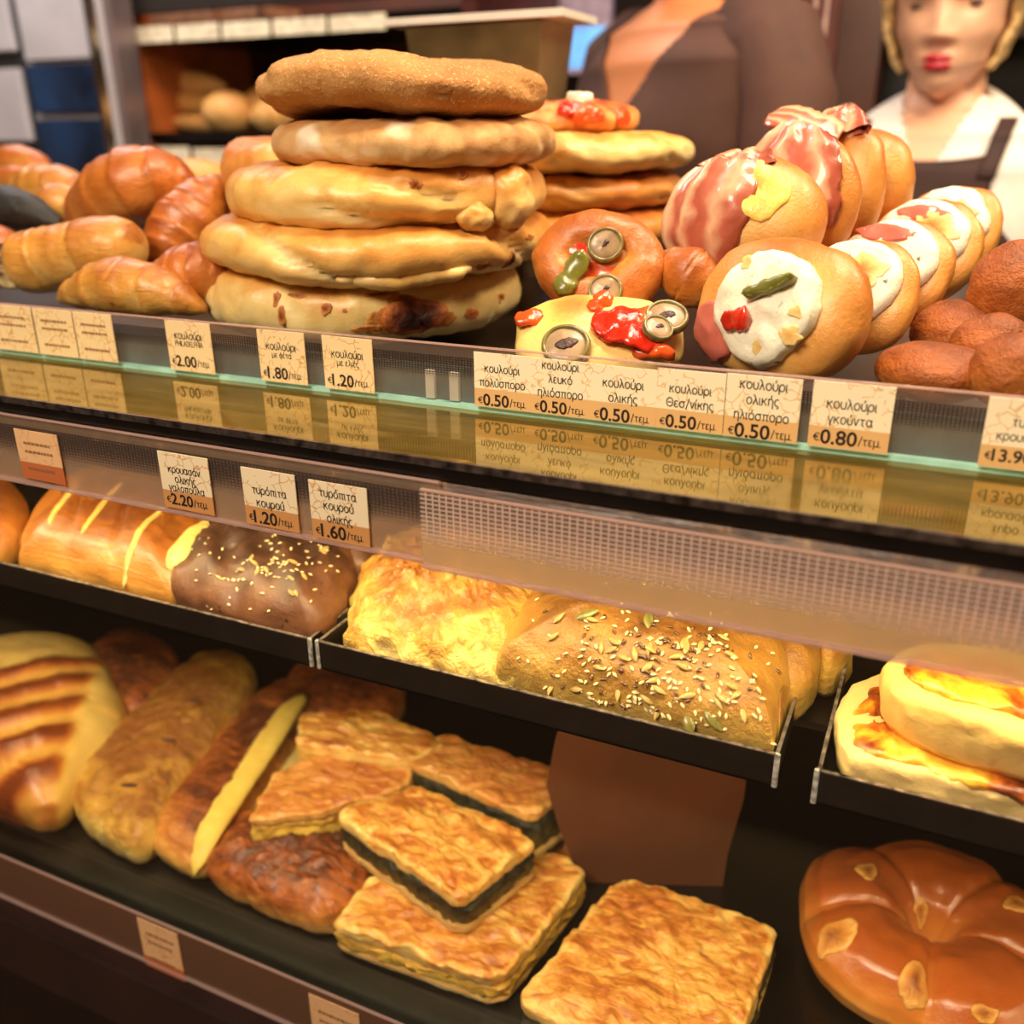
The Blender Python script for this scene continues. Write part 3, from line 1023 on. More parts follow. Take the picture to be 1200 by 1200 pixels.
# ------------------------------------------------------------------ bread rings (koulouria)
class Ring:
    def __init__(self, c, Rout, a, b, k=7, m=1.0, groove=.10, wob=.08, seed=0, e=.86, ph0=0.0, lump=None, sag=0.0):
        self.c, self.Rm, self.a, self.b, self.seed = Vector(c), Rout - a, a, b, seed

        def fn(u, v):
            th = 2 * PI * u
            x = abs(math.sin((k * th + m * v + ph0) / 2))
            q = 1 - groove * 1.7 * (1 - x) ** 5
            q *= 1 + wob * nz(Vector((math.cos(th), math.sin(th), 0)), 1.6, seed)
            if lump:
                q *= lump(th)
            cv, sv = math.cos(v), math.sin(v)
            cx = math.copysign(abs(cv) ** e, cv) * a * q
            cz = math.copysign(abs(sv) ** e, sv) * b * q
            if cz < 0:
                cz *= .92
            r = self.Rm * (1 + .02 * nz(Vector((math.cos(th), math.sin(th), 0)), 1.1, seed + 3)) + cx
            p = Vector((r * math.cos(th), r * math.sin(th), cz))
            p += Vector((cv * math.cos(th), cv * math.sin(th), sv)) * (nz(p, 70, seed) * .0009 + nz(p, 34, seed + 4) * .0022)
            p.z += sag * math.sin(th * 2 + seed) + .002 * nz(Vector((math.cos(th), math.sin(th), 0)), 1.2, seed + 9)
            return p
        self.fn = fn
        self.groovev = lambda th, v: abs(math.sin((k * th + m * v + ph0) / 2))

    def build(self, name, label, mat, group, nu=200, nv=36, bk=None, cat='bread ring'):
        P = [[self.fn(i / nu, 2 * PI * j / nv) for j in range(nv)] for i in range(nu)]
        B = [[(bk(2 * PI * i / nu, 2 * PI * j / nv) if bk else .34 + .30 * math.sin(2 * PI * j / nv) - .25 * (1 - self.groovev(2 * PI * i / nu, 2 * PI * j / nv)) ** 5) for j in range(nv)] for i in range(nu)]
        t = thing(name, label, cat, self.c, 0, group)
        me = gridmesh('crust', P, True, True, B)
        fix_normals(me)
        link('crust', me, mat, t)
        self.t = t
        return t

    def u_at(self, px, py):
        """turn of the outer wall that shows at that pixel"""
        best = None
        for i in range(400):
            p = self.c + self.fn(i / 400, 0)
            if (p.xy).length > (self.c.xy).length:
                continue
            q = np.array([p.x, p.y, p.z - CAMZ])
            d = float(q @ _f)
            x = 600 + F * float(q @ _R) / d
            if best is None or abs(x - px) < best[0]:
                best = (abs(x - px), i / 400, p)
        return best[1]

    def v_at(self, u, py):
        best = None
        for i in range(-60, 61):
            v = i / 60 * PI / 2
            p = self.c + self.fn(u, v)
            q = np.array([p.x, p.y, p.z - CAMZ])
            y = 600 - F * float(q @ _U) / float(q @ _f)
            if best is None or abs(y - py) < best[0]:
                best = (abs(y - py), v)
        return best[1]

    def spot(self, name, mat, px, py, wpx, hpx, th=.0008, seed=0, rag=.3, label=None):
        u = self.u_at(px, py)
        v = self.v_at(u, py)
        mpp = depth(self.c + self.fn(u, v)) / F
        du = wpx * mpp / (2 * PI * (self.Rm + self.a))
        dv = hpx * mpp / self.b * .75
        Rm = self.Rm
        patch.out = lambda c: c - Vector((c.x, c.y, 0)).normalized() * Rm
        o = patch(name, mat, self.t, self.fn, u, v, du, dv, th, .0, seed, rag)
        patch.out = lambda c: c
        if label:
            o['label'] = label
        return o


GK = 'filled bread rings in the tall stack'
YK = .555


def stack_ring(xl, xr, yt, yb, Y=YK, yf=None):
    m = (xl + xr) / 2
    c0 = at(m, (yt + yb) / 2, Y)
    Rr = (xr - xl) / 2 * depth(c0) / F
    fy = Y - Rr * .8
    zt, zb = at(m, yt, fy).z, at(m, yb, fy).z
    return Vector((c0.x, c0.y, (zt + zb) / 2)), Rr, (zt - zb) / 2 * .97


c, Rr, b = stack_ring(250, 608, 322, 416)
r1 = Ring(c, Rr, .036, b, k=9, m=1.2, groove=.05, seed=1)
r1.build('koulouri_ring', 'pale cheese bread ring with a dark burnt patch, lowest of the tall stack', B_cheese, GK)
r1.spot('toasted_halo', B_spot, 485, 370, 50, 34, .0003, 6, .5)
r1.spot('burnt_patch', B_burn, 485, 373, 42, 28, .0030, 5, .22, 'dark burnt cheese patch')
for k, (x, y, w, h) in enumerate([(383, 362, 7, 9), (349, 347, 12, 5), (323, 350, 5, 14), (448, 346, 20, 5), (553, 368, 10, 9), (585, 350, 9, 6), (404, 364, 3, 3), (430, 385, 20, 6), (330, 372, 6, 12)]):
    r1.spot('toasted_spot', B_spot, x, y, w, h, .0006, 11 + k, .45)
c, Rr, b = stack_ring(250, 645, 260, 342)
r2 = Ring(c, Rr, .036, b, k=5, m=2.0, groove=.13, seed=2, ph0=1.0)
r2.build('koulouri_ring', 'golden twisted bread ring with a small burnt seam, second lowest in the tall stack', B_pale, GK)
r2.spot('burnt_seam', B_burn, 594, 306, 6, 17, .0010, 3, .25)
r2.spot('toasted_spot', B_spot, 573, 312, 14, 9, .0005, 4, .6)
r2.spot('toasted_spot', B_spot, 622, 277, 12, 5, .0005, 6, .6)
r2.spot('cheese_crumb', B_spot, 398, 262, 5, 4, .002, 8, .3)
c, Rr, b = stack_ring(272, 642, 192, 280)
r3 = Ring(c, Rr, .034, b, k=3, m=2.4, groove=.10, seed=3, ph0=2.0, lump=lambda th: 1.0)
r3.build('koulouri_ring', 'plump golden bread ring with a knotted right end, third of the tall stack', B_pale, GK)
r3.spot('toasted_spot', B_spot, 490, 215, 9, 7, .0006, 7, .5)
r3.spot('toasted_spot', B_spot, 545, 205, 8, 8, .0006, 8, .5)
c, Rr, b = stack_ring(322, 654, 136, 204)
r4 = Ring(c, Rr, .034, b, k=4, m=1.0, groove=.05, seed=4, wob=.05)
r4.build('koulouri_ring', 'floury pale bread ring, fourth from the bottom of the tall stack', B_dust, GK)
c, Rr, b = stack_ring(306, 640, 58, 138)
r5 = Ring(c, Rr, .042, b, k=3, m=1.4, groove=.06, seed=5, wob=.06, sag=.003)
r5.build('koulouri_ring', 'tan wholegrain bread ring with a rough crumb crust on top of the tall stack', B_wheat, GK, bk=lambda th, v: .4 + .2 * math.sin(v))
# folded dough along ring two, knotted end of ring three
u0, u1 = r2.u_at(385, 320), r2.u_at(560, 320)
n = 40
path = [r2.fn(u0 + (u1 - u0) * i / (n - 1), -.62 - .25 * math.sin(PI * i / (n - 1))) for i in range(n)]
tube_obj('dough_fold', B_pale, r2.t, path, lambda q: .0075 * (1 - abs(2 * q - 1) ** 3) ** .5 + 1e-4, lambda q: .0055 * (1 - abs(2 * q - 1) ** 3) ** .5 + 1e-4, n=18, amp=.0012, freq=50, bake=lambda q, ph, p: .2)
for px, py, rx, rz, sd in [(614, 230, 32, 38, 2), (578, 252, 24, 20, 5)]:
    u = r3.u_at(px - 14, py)
    v = r3.v_at(u, py)
    p = r3.fn(u, v)
    mp = depth(r3.c + p) / F
    kb = blob('dough_knot', B_pale, r3.t, rx * mp, .016, rz * mp, amp=.0030, freq=48, seed=sd, bake=lambda p, la, lo: .30 + .22 * math.sin(la))
    kb.location = p - Vector((p.x, p.y, 0)).normalized() * .004
# loose ring leaning behind the stack on its left
c, Rr, b = stack_ring(262, 500, 158, 250, .64)
r6 = Ring(c, Rr, .034, b, k=5, m=1.5, groove=.08, seed=6)
r6.build('koulouri_ring', 'orange-brown bread ring peeking out behind the left side of the tall stack', B_bun, 'filled bread rings behind the tall stack')
GB = 'filled bread rings behind the tall stack'
for k, (xl, xr, yt, yb, mat, lab) in enumerate([
        (520, 806, 246, 300, B_bun, 'golden bread ring, lowest of the rear stack behind the olive buns'),
        (530, 800, 203, 254, B_bun, 'smooth golden bread ring in the middle of the rear stack'),
        (530, 808, 155, 208, B_cheese, 'toasted cheese bread ring with a bright right end, upper ring of the rear stack')]):
    c, Rr, b = stack_ring(xl, xr, yt, yb, .76)
    rr = Ring(c, Rr, .04, b, k=6, m=1.3, groove=.05, seed=20 + k)
    rr.build('koulouri_ring', lab, mat, GB)
c, Rr, b = stack_ring(530, 745, 116, 164, .76)
rr = Ring(c, Rr, .04, b, k=6, m=1.3, groove=.08, seed=30, wob=.1)
rr.build('koulouri_ring', 'tomato-topped bread ring on top of the rear stack', bread('tomato_crust', [(.0, (246, 206, 130)), (.4, (226, 140, 70)), (.7, (190, 78, 40)), (1, (120, 40, 20))], ns=60, amp=.8, bump=.8), GB)
for x, y, w, h, m, nm in [(705, 117, 18, 8, B_crmch, 'cheese_cube'), (690, 136, 22, 9, M_tom2, 'tomato_piece'), (728, 138, 14, 9, M_tom2, 'tomato_piece'), (667, 130, 14, 9, M_tom, 'tomato_piece')]:
    rr.spot(nm, m, x, y, w, h, .005, x, .3)


# ------------------------------------------------------------------ rolls and croissants
def bez(a, b, c, n):
    return [a * (1 - t) ** 2 + b * 2 * t * (1 - t) + c * t ** 2 for t in [i / (n - 1) for i in range(n)]]


def roll(name, label, cat, p0, pm, p1, rpx, mat, group=None, ridges=0, taper=.55, rdepth=.08, seed=0, squash=.95, blunt=.0, bk=None, parts=None, n=64, twist=1.0):
    a, b, c = at(*p0), at(*pm), at(*p1)
    b = b * 2 - (a + c) / 2
    o = (a + b * 2 + c) / 4
    r = rpx * depth(o) / F
    o = Vector((o.x, o.y, o.z - r * .9))
    path = [p - o for p in bez(a, b, c, n)]

    def prof(t):
        s = abs(2 * t - 1)
        e = (1 - s ** (2.2 + blunt * 6)) ** .5
        return r * max(.02, e) * (taper + (1 - taper) * (1 - s ** 2))

    def mod(t, ph):
        if not ridges:
            return 1.0
        x = ridges * t + twist * .12 * math.sin(ph)
        fr = (x if t < .5 else -x) % 1.0
        return 1 + rdepth * (fr - .5)

    def bake(t, ph, p):
        x = ridges * t + twist * .12 * math.sin(ph)
        fr = ((x if t < .5 else -x) % 1.0) if ridges else .5
        return .42 + .22 * math.sin(ph) + (.25 * (fr - .5) if ridges else 0)
    t = thing(name, label, cat, o, 0, group)
    rows, bkv = tube(path, prof, lambda q: prof(q) * squash, n=36, mod=mod, amp=.0012, freq=55, seed=seed, bake=bk or bake)
    me = gridmesh('crust', rows, False, True, bkv)
    fix_normals(me)
    link('crust', me, mat, t)
    t['r'] = r
    del t['r']
    return t, rows, o


GC = 'croissants heaped on the left of the top shelf'
roll('croissant', 'large glazed dark golden croissant on top of the left heap', 'croissant', (82, 290, .60), (150, 222, .57), (232, 218, .60), 46, B_crois, GC, 7, seed=1)
roll('croissant', 'brown ridged croissant between the large croissant and the tall stack', 'croissant', (182, 322, .53), (218, 262, .56), (270, 208, .60), 40, B_crois, GC, 8, seed=2)
roll('croissant', 'dark brown croissant against the lowest ring of the tall stack', 'croissant', (180, 346, .49), (228, 322, .48), (286, 336, .50), 38, B_crois, GC, 7, seed=3)
roll('croissant', 'light golden croissant lying along the top price strip', 'croissant', (68, 352, .455), (150, 336, .45), (244, 366, .458), 34, B_crois2, GC, 6, seed=4)
t, rows, o = roll('cheese_roll', 'blunt rolled pastry with its filled end facing left on the left heap', 'pastry', (12, 312, .475), (82, 300, .49), (164, 286, .50), 40, B_crois2, None, 3, seed=5, blunt=1, taper=.9, rdepth=.05)
e = rows[1]
ec = sum(e, Vector()) / len(e)
en = (rows[0][0] - rows[4][0]).normalized()
bl = blob('filling', bread('roll_filling', [(0, (236, 214, 160)), (.45, (190, 150, 100)), (.6, (70, 44, 36)), (1, (40, 24, 22))], ns=120, amp=1.2, bump=.8), t, .016, .006, .016, amp=.002, freq=120, seed=3)
bl.location = ec
bl.rotation_euler = en.to_track_quat('Y', 'Z').to_euler()
roll('bread_roll', 'pinkish-brown roll cut off by the left frame edge', 'bread roll', (-50, 305, .50), (-10, 300, .52), (36, 296, .53), 40, B_bun, None, 0, seed=6)
roll('poppy_roll', 'black seeded roll at the left frame edge behind the filled roll', 'bread roll', (-50, 246, .56), (10, 242, .56), (72, 266, .56), 24, B_black, None, 0, seed=7)
roll('bread_roll', 'golden ridged roll behind the black seeded roll', 'bread roll', (10, 226, .66), (60, 222, .66), (116, 236, .66), 30, B_crois2, None, 5, seed=8)
roll('bread_roll', 'orange-brown roll between the black seeded roll and the large croissant', 'bread roll', (40, 250, .60), (72, 240, .60), (110, 256, .60), 26, B_crois2, None, 4, seed=9)
roll('bread_roll', 'small pale round roll farthest back at the left frame edge', 'bread roll', (-20, 196, .76), (18, 190, .76), (58, 196, .76), 20, B_bun, None, 0, seed=10, blunt=.4)
roll('bread_roll', 'flat pinkish roll under the small pale roll at the left edge', 'bread roll', (-30, 214, .74), (20, 212, .74), (64, 220, .74), 18, B_bun, None, 0, seed=11)
roll('bread_roll', 'pale roll showing behind the large croissant beside the tall stack', 'bread roll', (186, 250, .72), (234, 246, .72), (284, 258, .72), 60, B_far, None, 0, seed=12, blunt=.4)


# ------------------------------------------------------------------ olive buns
def orient(yaw, tilt, rollv=0):
    """face +Z tilted towards the viewer"""
    return Matrix.Rotation(yaw, 3, 'Z') @ Matrix.Rotation(tilt, 3, 'X') @ Matrix.Rotation(rollv, 3, 'Z')


def olive_slice(parent, loc, rot, r, cut=.45):
    """round slice: thin green-brown skin, pinkish flesh, dark ragged pit hole"""
    n = 32
    t = r * .30
    path = [Vector((r * .90 * math.cos(2 * PI * i / n), r * .84 * math.sin(2 * PI * i / n), 0)) for i in range(n)]
    o = tube_obj('olive_slice', M_olive, parent, path, r * .12, t * .85, closed=True, n=12, amp=.0003, freq=200)
    o.location = loc
    o.rotation_euler = rot
    blob('flesh', M_olive2, o, r * .88, r * .82, t * .8, .8, amp=.0004, freq=200, nu=28, nv=14)
    q2 = blob('hollow', M_pit, o, r * cut * .8, r * cut * .42, t * .35, amp=.0009, freq=300, nu=20, nv=10)
    q2.location = (r * .05, 0, t * .68)
    q2.rotation_euler = (0, 0, .5)
    return o


def strip_piece(name, mat, parent, loc, rot, L, Wd, th, bend=.3, seed=0):
    """a curved cut of vegetable"""
    nu, nv = 18, 12
    P = []
    Bk = []
    for i in range(nu):
        a = (i / (nu - 1) - .5)
        row = []
        br = []
        wv = Wd * max(0, 1 - (2 * abs(a)) ** 6) ** .5 * (1 + .25 * nz(Vector((a, 0, 0)), 4, seed)) + 1e-4
        for j in range(nv):
            ph = 2 * PI * j / nv
            p = Vector((a * L, math.cos(ph) * wv / 2, math.sin(ph) * th / 2 + bend * L * (.25 - a * a)))
            p += Vector((0, 0, 1)) * nz(p, 70, seed) * th * .45
            row.append(p)
        P.append(row)
        Bk.append([.5 + .5 * math.cos(2 * PI * j / nv) for j in range(nv)])
    me = gridmesh(name, P, False, True, Bk)
    fix_normals(me)
    o = link(name, me, mat, parent)
    o.location = loc
    o.rotation_euler = rot
    return o


# rear olive bun: a rolled-rim oval bun standing tilted, its topping facing the viewer
def bun_shell(name, label, c, yaw, tilt, rx, ry, rim, depthz, mat, group=None, seed=0, rollz=0, cat='stuffed bun'):
    t = thing(name, label, cat, c, 0, group)
    M = orient(yaw, tilt, rollz)
    n = 90
    path = [Vector(((rx - rim) * math.cos(2 * PI * i / n), (ry - rim) * math.sin(2 * PI * i / n), 0)) for i in range(n)]
    o = tube_obj('rim', mat, t, path, lambda q: rim * (1 + .12 * math.sin(4 * PI * q + seed)), lambda q: rim * .95 * (1 + .1 * math.sin(6 * PI * q + seed)), closed=True, n=30, amp=.0018, freq=40, seed=seed,
                 bake=lambda q, ph, p: .38 + .25 * math.sin(ph) + .15 * math.cos(ph))
    o.rotation_euler = M.to_euler()
    base = blob('base', mat, t, rx - rim * .3, ry - rim * .3, depthz, amp=.001, seed=seed + 1, nv=20, bake=lambda p, la, lo: .6)
    base.location = M @ Vector((0, 0, -depthz * .55))
    base.rotation_euler = M.to_euler()
    return t, M


def face_yaw(p):
    """turn about Z so that local -Y looks at the camera"""
    return math.atan2(-p[0], p[1]) if False else math.atan2(p[0] * -1, p[1])


c = at(702, 310, .505)
mp = depth(c) / F
t, M = bun_shell('olive_bun', 'golden bun filled with red pepper and olive slices, leaning behind another', c, R(14), R(62), 78 * mp, 66 * mp, 27 * mp, .02, B_bun, 'olive and pepper buns', 3)


def on_face(M, mp, dx, dy, dz=0):
    return M @ Vector((dx * mp, -dy * mp, dz))


for dx, dy, rz, L, Wd, m, nm in [(-22, -8, .5, 62, 34, M_tom, 'red_pepper'), (4, 14, -.2, 60, 36, M_tom2, 'red_pepper'), (18, 32, .3, 50, 30, M_tom2, 'red_pepper'), (-34, 22, 1.2, 50, 26, M_tom, 'red_pepper')]:
    strip_piece(nm, m, t, on_face(M, mp, dx, dy, .006), (M @ Matrix.Rotation(rz, 3, 'Z')).to_euler(), L * mp, Wd * mp, .005, .1, dx)
strip_piece('green_pepper', M_green, t, on_face(M, mp, -28, 22, .013), (M @ Matrix.Rotation(1.1, 3, 'Z')).to_euler(), 58 * mp, 26 * mp, .006, .12, 4)
olive_slice(t, on_face(M, mp, 8, -14, .012), (M @ Matrix.Rotation(.4, 3, 'Z') @ Matrix.Rotation(.15, 3, 'X')).to_euler(), 21 * mp, .35)
olive_slice(t, on_face(M, mp, 12, 40, .012), (M @ Matrix.Rotation(.2, 3, 'Z')).to_euler(), 20 * mp, .35)

# front olive bun: flat bread leaning on the strip
o0 = at(702, 398, .462)
mp = depth(o0) / F
t = thing('olive_bun', 'yellow bun piled with tomato and olive slices right behind the price strip', 'stuffed bun', o0, 0, 'olive and pepper buns')
M = orient(R(18), R(38))
bl = blob('bun', bread('soft_bun_crust', [(.0, (250, 222, 146)), (.4, (242, 196, 104)), (.62, (216, 146, 70)), (1, (150, 84, 36))], ns=30, amp=.35, bump=.25, rough=.4, coat=.2), t, 100 * mp, 62 * mp, 30 * mp, .85, amp=.002, freq=45, seed=4,
          bake=lambda p, la, lo: .22 + .5 * math.exp(-((p.x + .012) ** 2 + (p.y - .014) ** 2) / .00022))
bl.rotation_euler = M.to_euler()
zt = 28 * mp
for dx, dy, rz, L, Wd, m, dz in [(-82, -12, .1, 34, 26, M_tom2, -.003), (20, 2, .2, 60, 40, M_tom, .001), (36, 20, -.35, 70, 38, M_tom, .001), (44, -6, .5, 46, 26, M_tom2, .000), (62, 36, -.2, 50, 22, M_tom2, -.002), (0, -30, .9, 34, 22, M_tom2, .000)]:
    strip_piece('tomato_piece', m, t, M @ Vector((dx * mp, -dy * mp, zt + dz)), (M @ Matrix.Rotation(rz, 3, 'Z')).to_euler(), L * mp, Wd * mp, .006, .22, dx)
olive_slice(t, M @ Vector((-36 * mp, -34 * mp, zt + .000)), (M @ Matrix.Rotation(-.2, 3, 'Z') @ Matrix.Rotation(.15, 3, 'X')).to_euler(), 28 * mp, .62)
olive_slice(t, M @ Vector((76 * mp, 6 * mp, zt + .002)), (M @ Matrix.Rotation(-.3, 3, 'Z')).to_euler(), 25 * mp, .5)
olive_slice(t, M @ Vector((66 * mp, -18 * mp, zt + .006)), (M @ Matrix.Rotation(.3, 3, 'Y')).to_euler(), 18 * mp, .4)

roll('braided_bun', 'dark crusty bun in shadow under the bacon bun', 'bun', (775, 300, .53), (808, 325, .52), (850, 350, .53), 34, B_crois, None, 4, seed=21, rdepth=.12)

# ------------------------------------------------------------------ bacon buns
GBN = 'bacon and cheese buns leaning in a row'


def lens_bun(name, label, c, yaw, rx, ry, rz, mat, group, seed, lean=0.0, rollv=0.0):
    """oval bun on edge: wide along local X, thin along Y"""
    t = thing(name, label, 'stuffed bun', c, 0, group)
    M = Matrix.Rotation(yaw, 3, 'Z') @ Matrix.Rotation(lean, 3, 'X') @ Matrix.Rotation(rollv, 3, 'Y')
    e = .92

    def fn(u, v):
        cu, su = math.cos(u), math.sin(u)
        cv, sv = math.cos(v), math.sin(v)
        p = Vector((rx * cu * cv, -ry * su * cv, rz * sv))
        return p + p.normalized() * nz(p, 35, seed) * .0016
    b = blob('bun', mat, t, rx, ry, rz, amp=0.0, seed=seed, mod=lambda p, la, lo: p + p.normalized() * nz(p, 35, seed) * .0016,
             bake=lambda p, la, lo: .38 + .2 * p.z / rz + .12 * p.y / ry)
    b.rotation_euler = M.to_euler()
    return t, M, b, fn


def px_at(px, py, Y):
    p = at(px, py, Y)
    return p, depth(p) / F


c, mp = px_at(872, 260, .56)
t, M, b, fn = lens_bun('bacon_bun', 'bun draped with a broad streaky bacon strip and yellow cheese, first of its row', c, R(-14), 96 * mp, 58 * mp, 76 * mp, B_bun, GBN, 31, R(-20))


def bacon_sheet(parent, b, fn, u0, v0, du, dv, seed=0, th=.0016, name='bacon_strip'):
    nu, nv = 30, 24
    P, B = [], []
    e = 1e-3
    for side in (1, 0):
        for i in range(nu) if side else range(nu - 1, -1, -1):
            row, br = [], []
            for j in range(nv):
                x, y = i / (nu - 1) * 2 - 1, j / (nv - 1) * 2 - 1
                u = u0 + du * (x + .12 * nz(Vector((0, y, 0)), 2, seed))
                v = v0 + dv * (y + .15 * nz(Vector((x, 0, 0)), 2, seed + 2))
                p = fn(u, v)
                n = p.normalized()
                row.append(p + n * (th * (1.6 if side else .2) + .0014 * math.sin(x * 9 + seed) + .001 * nz(p, 60, seed)))
                br.append(.5 + .5 * x)
            P.append(row)
            B.append(br)
    me = gridmesh(name, P, True, False, B)
    fix_normals(me)
    return link(name, me, M_bacon, b, True)


bs = bacon_sheet(t, t, fn, PI / 2 + .50, -.10, .78, .95, 1)
bs.rotation_euler = b.rotation_euler
patch.out = lambda c: c
ch = patch('melted_cheese', bread('yellow_cheese', [(0, (252, 222, 110)), (.5, (242, 190, 76)), (1, (200, 124, 46))], ns=70, amp=.6, bump=.5, rough=.35), t, fn, PI / 2 - .38, .36, .46, .50, .0014, 0, 4, .30)
ch.rotation_euler = b.rotation_euler
bs = bacon_sheet(t, t, fn, PI / 2 + .3, .98, .8, .22, 5)
bs.rotation_euler = b.rotation_euler
c, mp = px_at(930, 240, .60)
t, M, b, fn = lens_bun('bacon_bun', 'bun with a browned bacon edge, second of the bacon row', c, R(-30), 84 * mp, 40 * mp, 84 * mp, B_bun, GBN, 32, R(-8))
bs = bacon_sheet(t, t, fn, PI / 2 - .1, .45, .95, .68, 7, .003)
bs.rotation_euler = b.rotation_euler
c, mp = px_at(975, 226, .66)
t, M, b, fn = lens_bun('bacon_bun', 'bun topped by a standing curl of bacon at its crest, third of its row', c, R(-34), 70 * mp, 36 * mp, 84 * mp, B_bun, GBN, 33, R(-6))
bs = bacon_sheet(t, t, fn, PI / 2, 1.15, 1.1, .36, 9, .004)
bs.rotation_euler = b.rotation_euler
c, mp = px_at(1014, 222, .70)
lens_bun('bacon_bun', 'plain golden bun closing the bacon row in front of the apron', c, R(-36), 60 * mp, 40 * mp, 66 * mp, B_bun, GBN, 34, R(-6))
strip_piece('bacon_rasher', M_bacon, t, at(940, 150, .64) - t.location, (R(30), R(18), R(-20)), .05, .03, .004, .3, 5)

# ------------------------------------------------------------------ cheese-filled buns in front (faces cut open towards the viewer)
GCB = 'cheese-filled buns in a row towards the apron'


def boat(name, label, pc, Y, rx, rz, L, yaw, mat, seed, group, lean=0.0):
    """barrel of a bun: local -Y is the open face, body goes back along +Y"""
    c, mp = px_at(pc[0], pc[1], Y)
    t = thing(name, label, 'stuffed bun', c, 0, group)
    M = Matrix.Rotation(yaw, 3, 'Z') @ Matrix.Rotation(lean, 3, 'X')
    RX, RZ, LL = rx * mp, rz * mp, L * mp

    def mod(p, la, lo):
        if p.y < 0:
            k = -p.y / (LL * .5)
            p.y *= .55
        return p + p.normalized() * nz(p, 30, seed) * .002
    b = blob('bun', mat, t, RX, LL * .5, RZ, .9, amp=0, seed=seed, mod=mod, bake=lambda p, la, lo: .36 + .2 * p.z / RZ + .14 * p.y / LL)
    b.rotation_euler = M.to_euler()

    def fn(u, v):
        # flat-ish front dome, u across, v up
        s = min(1, math.sqrt(u * u + v * v))
        return Vector((u * RX, -.275 * LL * math.sqrt(max(0, 1 - s * s)) - .001, v * RZ))
    return t, M, b, fn, mp


t, M, b, fn, mp = boat('cheese_bun', 'round bun with white cheese, ham, pickle and red pepper in its open face', (912, 364), .465, 112, 84, 160, R(-26), B_bun, 41, GCB, R(-22))
patch.out = lambda c: Vector((0, -1, 0))


def addp(name, mat, u, v, du, dv, th, seed, rag=.25, off=0, sq=1, lab=None, bake=None):
    o = patch(name, mat, t, fn, u, v, du, dv, th, off, seed, rag, bake=bake, sq=sq, n=44, k=10)
    o.rotation_euler = b.rotation_euler
    if lab:
        o['label'] = lab
    return o


addp('ham_slice', M_ham, -.50, -.46, .30, .40, .003, 2, .2, sq=.7)
addp('white_cheese', B_crmch, .10, -.06, .56, .74, .006, 3, .16, lab='white cheese filling', bake=lambda s: .25)
for u, v, d, s in [(.50, -.36, .12, 4), (.26, -.58, .12, 5), (.54, -.08, .09, 6), (-.16, .42, .10, 7)]:
    addp('browned_cheese_spot', bread('cheese_spot%d' % s, [(0, (246, 214, 140)), (1, (226, 160, 76))], ns=100, amp=.5, bump=.4), u, v, d, d * .9, .0006, s, .5, .0056)
fc = fn(.22, .16)
pk = strip_piece('pickle_stick', M_green, t, (0, 0, 0), (0, 0, 0), 62 * mp, 17 * mp, .007, .0, 3)
pk.location = M @ (fc + Vector((0, -.009, 0)))
pk.rotation_euler = (M @ Matrix.Rotation(R(-28), 3, 'Y') @ Matrix.Rotation(R(90), 3, 'X')).to_euler()
fc = fn(-.06, -.34)
pk = strip_piece('red_pepper', M_tom, t, M @ (fc + Vector((0, -.008, 0))), (M @ Matrix.Rotation(R(-12), 3, 'Y') @ Matrix.Rotation(R(90), 3, 'X')).to_euler(), 38 * mp, 24 * mp, .006, .05, 8)
for pc, Y, rx, rz, L, lab, s in [((1000, 348), .535, 76, 70, 80, 'cheese bun with a pale cut edge, second behind the pickle bun', 42),
                                 ((1040, 322), .59, 74, 66, 76, 'cheese bun with ham showing, third behind the pickle bun', 43),
                                 ((1078, 296), .65, 72, 64, 70, 'bun with bright melted cheese, fourth behind the pickle bun', 44),
                                 ((1108, 276), .71, 62, 60, 66, 'brightly lit cheese bun at the far end of the row near the apron', 45)]:
    t, M, b, fn, mp = boat('cheese_bun', lab, pc, Y, rx, rz, L, R(-26), B_bun, s, GCB, R(-25))
    addp('white_cheese', B_crmch, 0, .12, .80, .78, .004, s, .10, bake=lambda q: .25)
    if s in (43, 44):
        addp('ham_slice', M_ham, -.1 + .1 * (s - 43), .58, .5 - .12 * (s - 43), .15, .002, s + 1, .35, .003)
    if s in (42, 44, 45):
        addp('melted_cheese', B_cheese, .25, .30, .34, .30, .002, s + 2, .5, .003)
patch.out = lambda c: c
# wire divider between the cheese buns and the crumbed buns
a, bq = at(1062, 436, .47), at(1150, 338, .75)
wd = MB().cyl(a, bq, .0016).cyl(a - Vector((0, 0, .012)), bq - Vector((0, 0, .012)), .0016).cyl(a - Vector((0, 0, .022)), a, .0016).cyl(bq - Vector((0, 0, .03)), bq, .0016).build('wire_divider', M_steel)
tagp(wd, 'thin steel wire divider beside the crumbed brown buns', 'wire divider')
# ------------------------------------------------------------------ crumbed brown buns at the right
GR = 'crumbed brown buns at the right end of the top shelf'
for (px, py, Y, rx, rz, lab, s) in [
        (1096, 436, .47, 66, 34, 'crumbed brown bun nearest the cheese buns, right behind the top strip', 51),
        (1190, 436, .455, 52, 46, 'crumbed brown bun low at the right frame edge behind the top strip', 52),
        (1122, 390, .55, 52, 38, 'crumbed brown bun in the middle of the right heap', 53),
        (1190, 340, .56, 54, 56, 'darkest crumbed bun on top of the right heap', 54),
        (1160, 404, .51, 44, 36, 'crumbed brown bun wedged between the others of the right heap', 55)]:
    c, mp = px_at(px, py, Y)
    t = thing('crumbed_bun', lab, 'bun', c - Vector((0, 0, rz * mp)), 0, GR)
    o = blob('crust', B_brown, t, rx * mp, rx * mp * .9, rz * mp, amp=.0016, freq=45, seed=s)
    o.location = (0, 0, rz * mp)

# ------------------------------------------------------------------ middle shelf


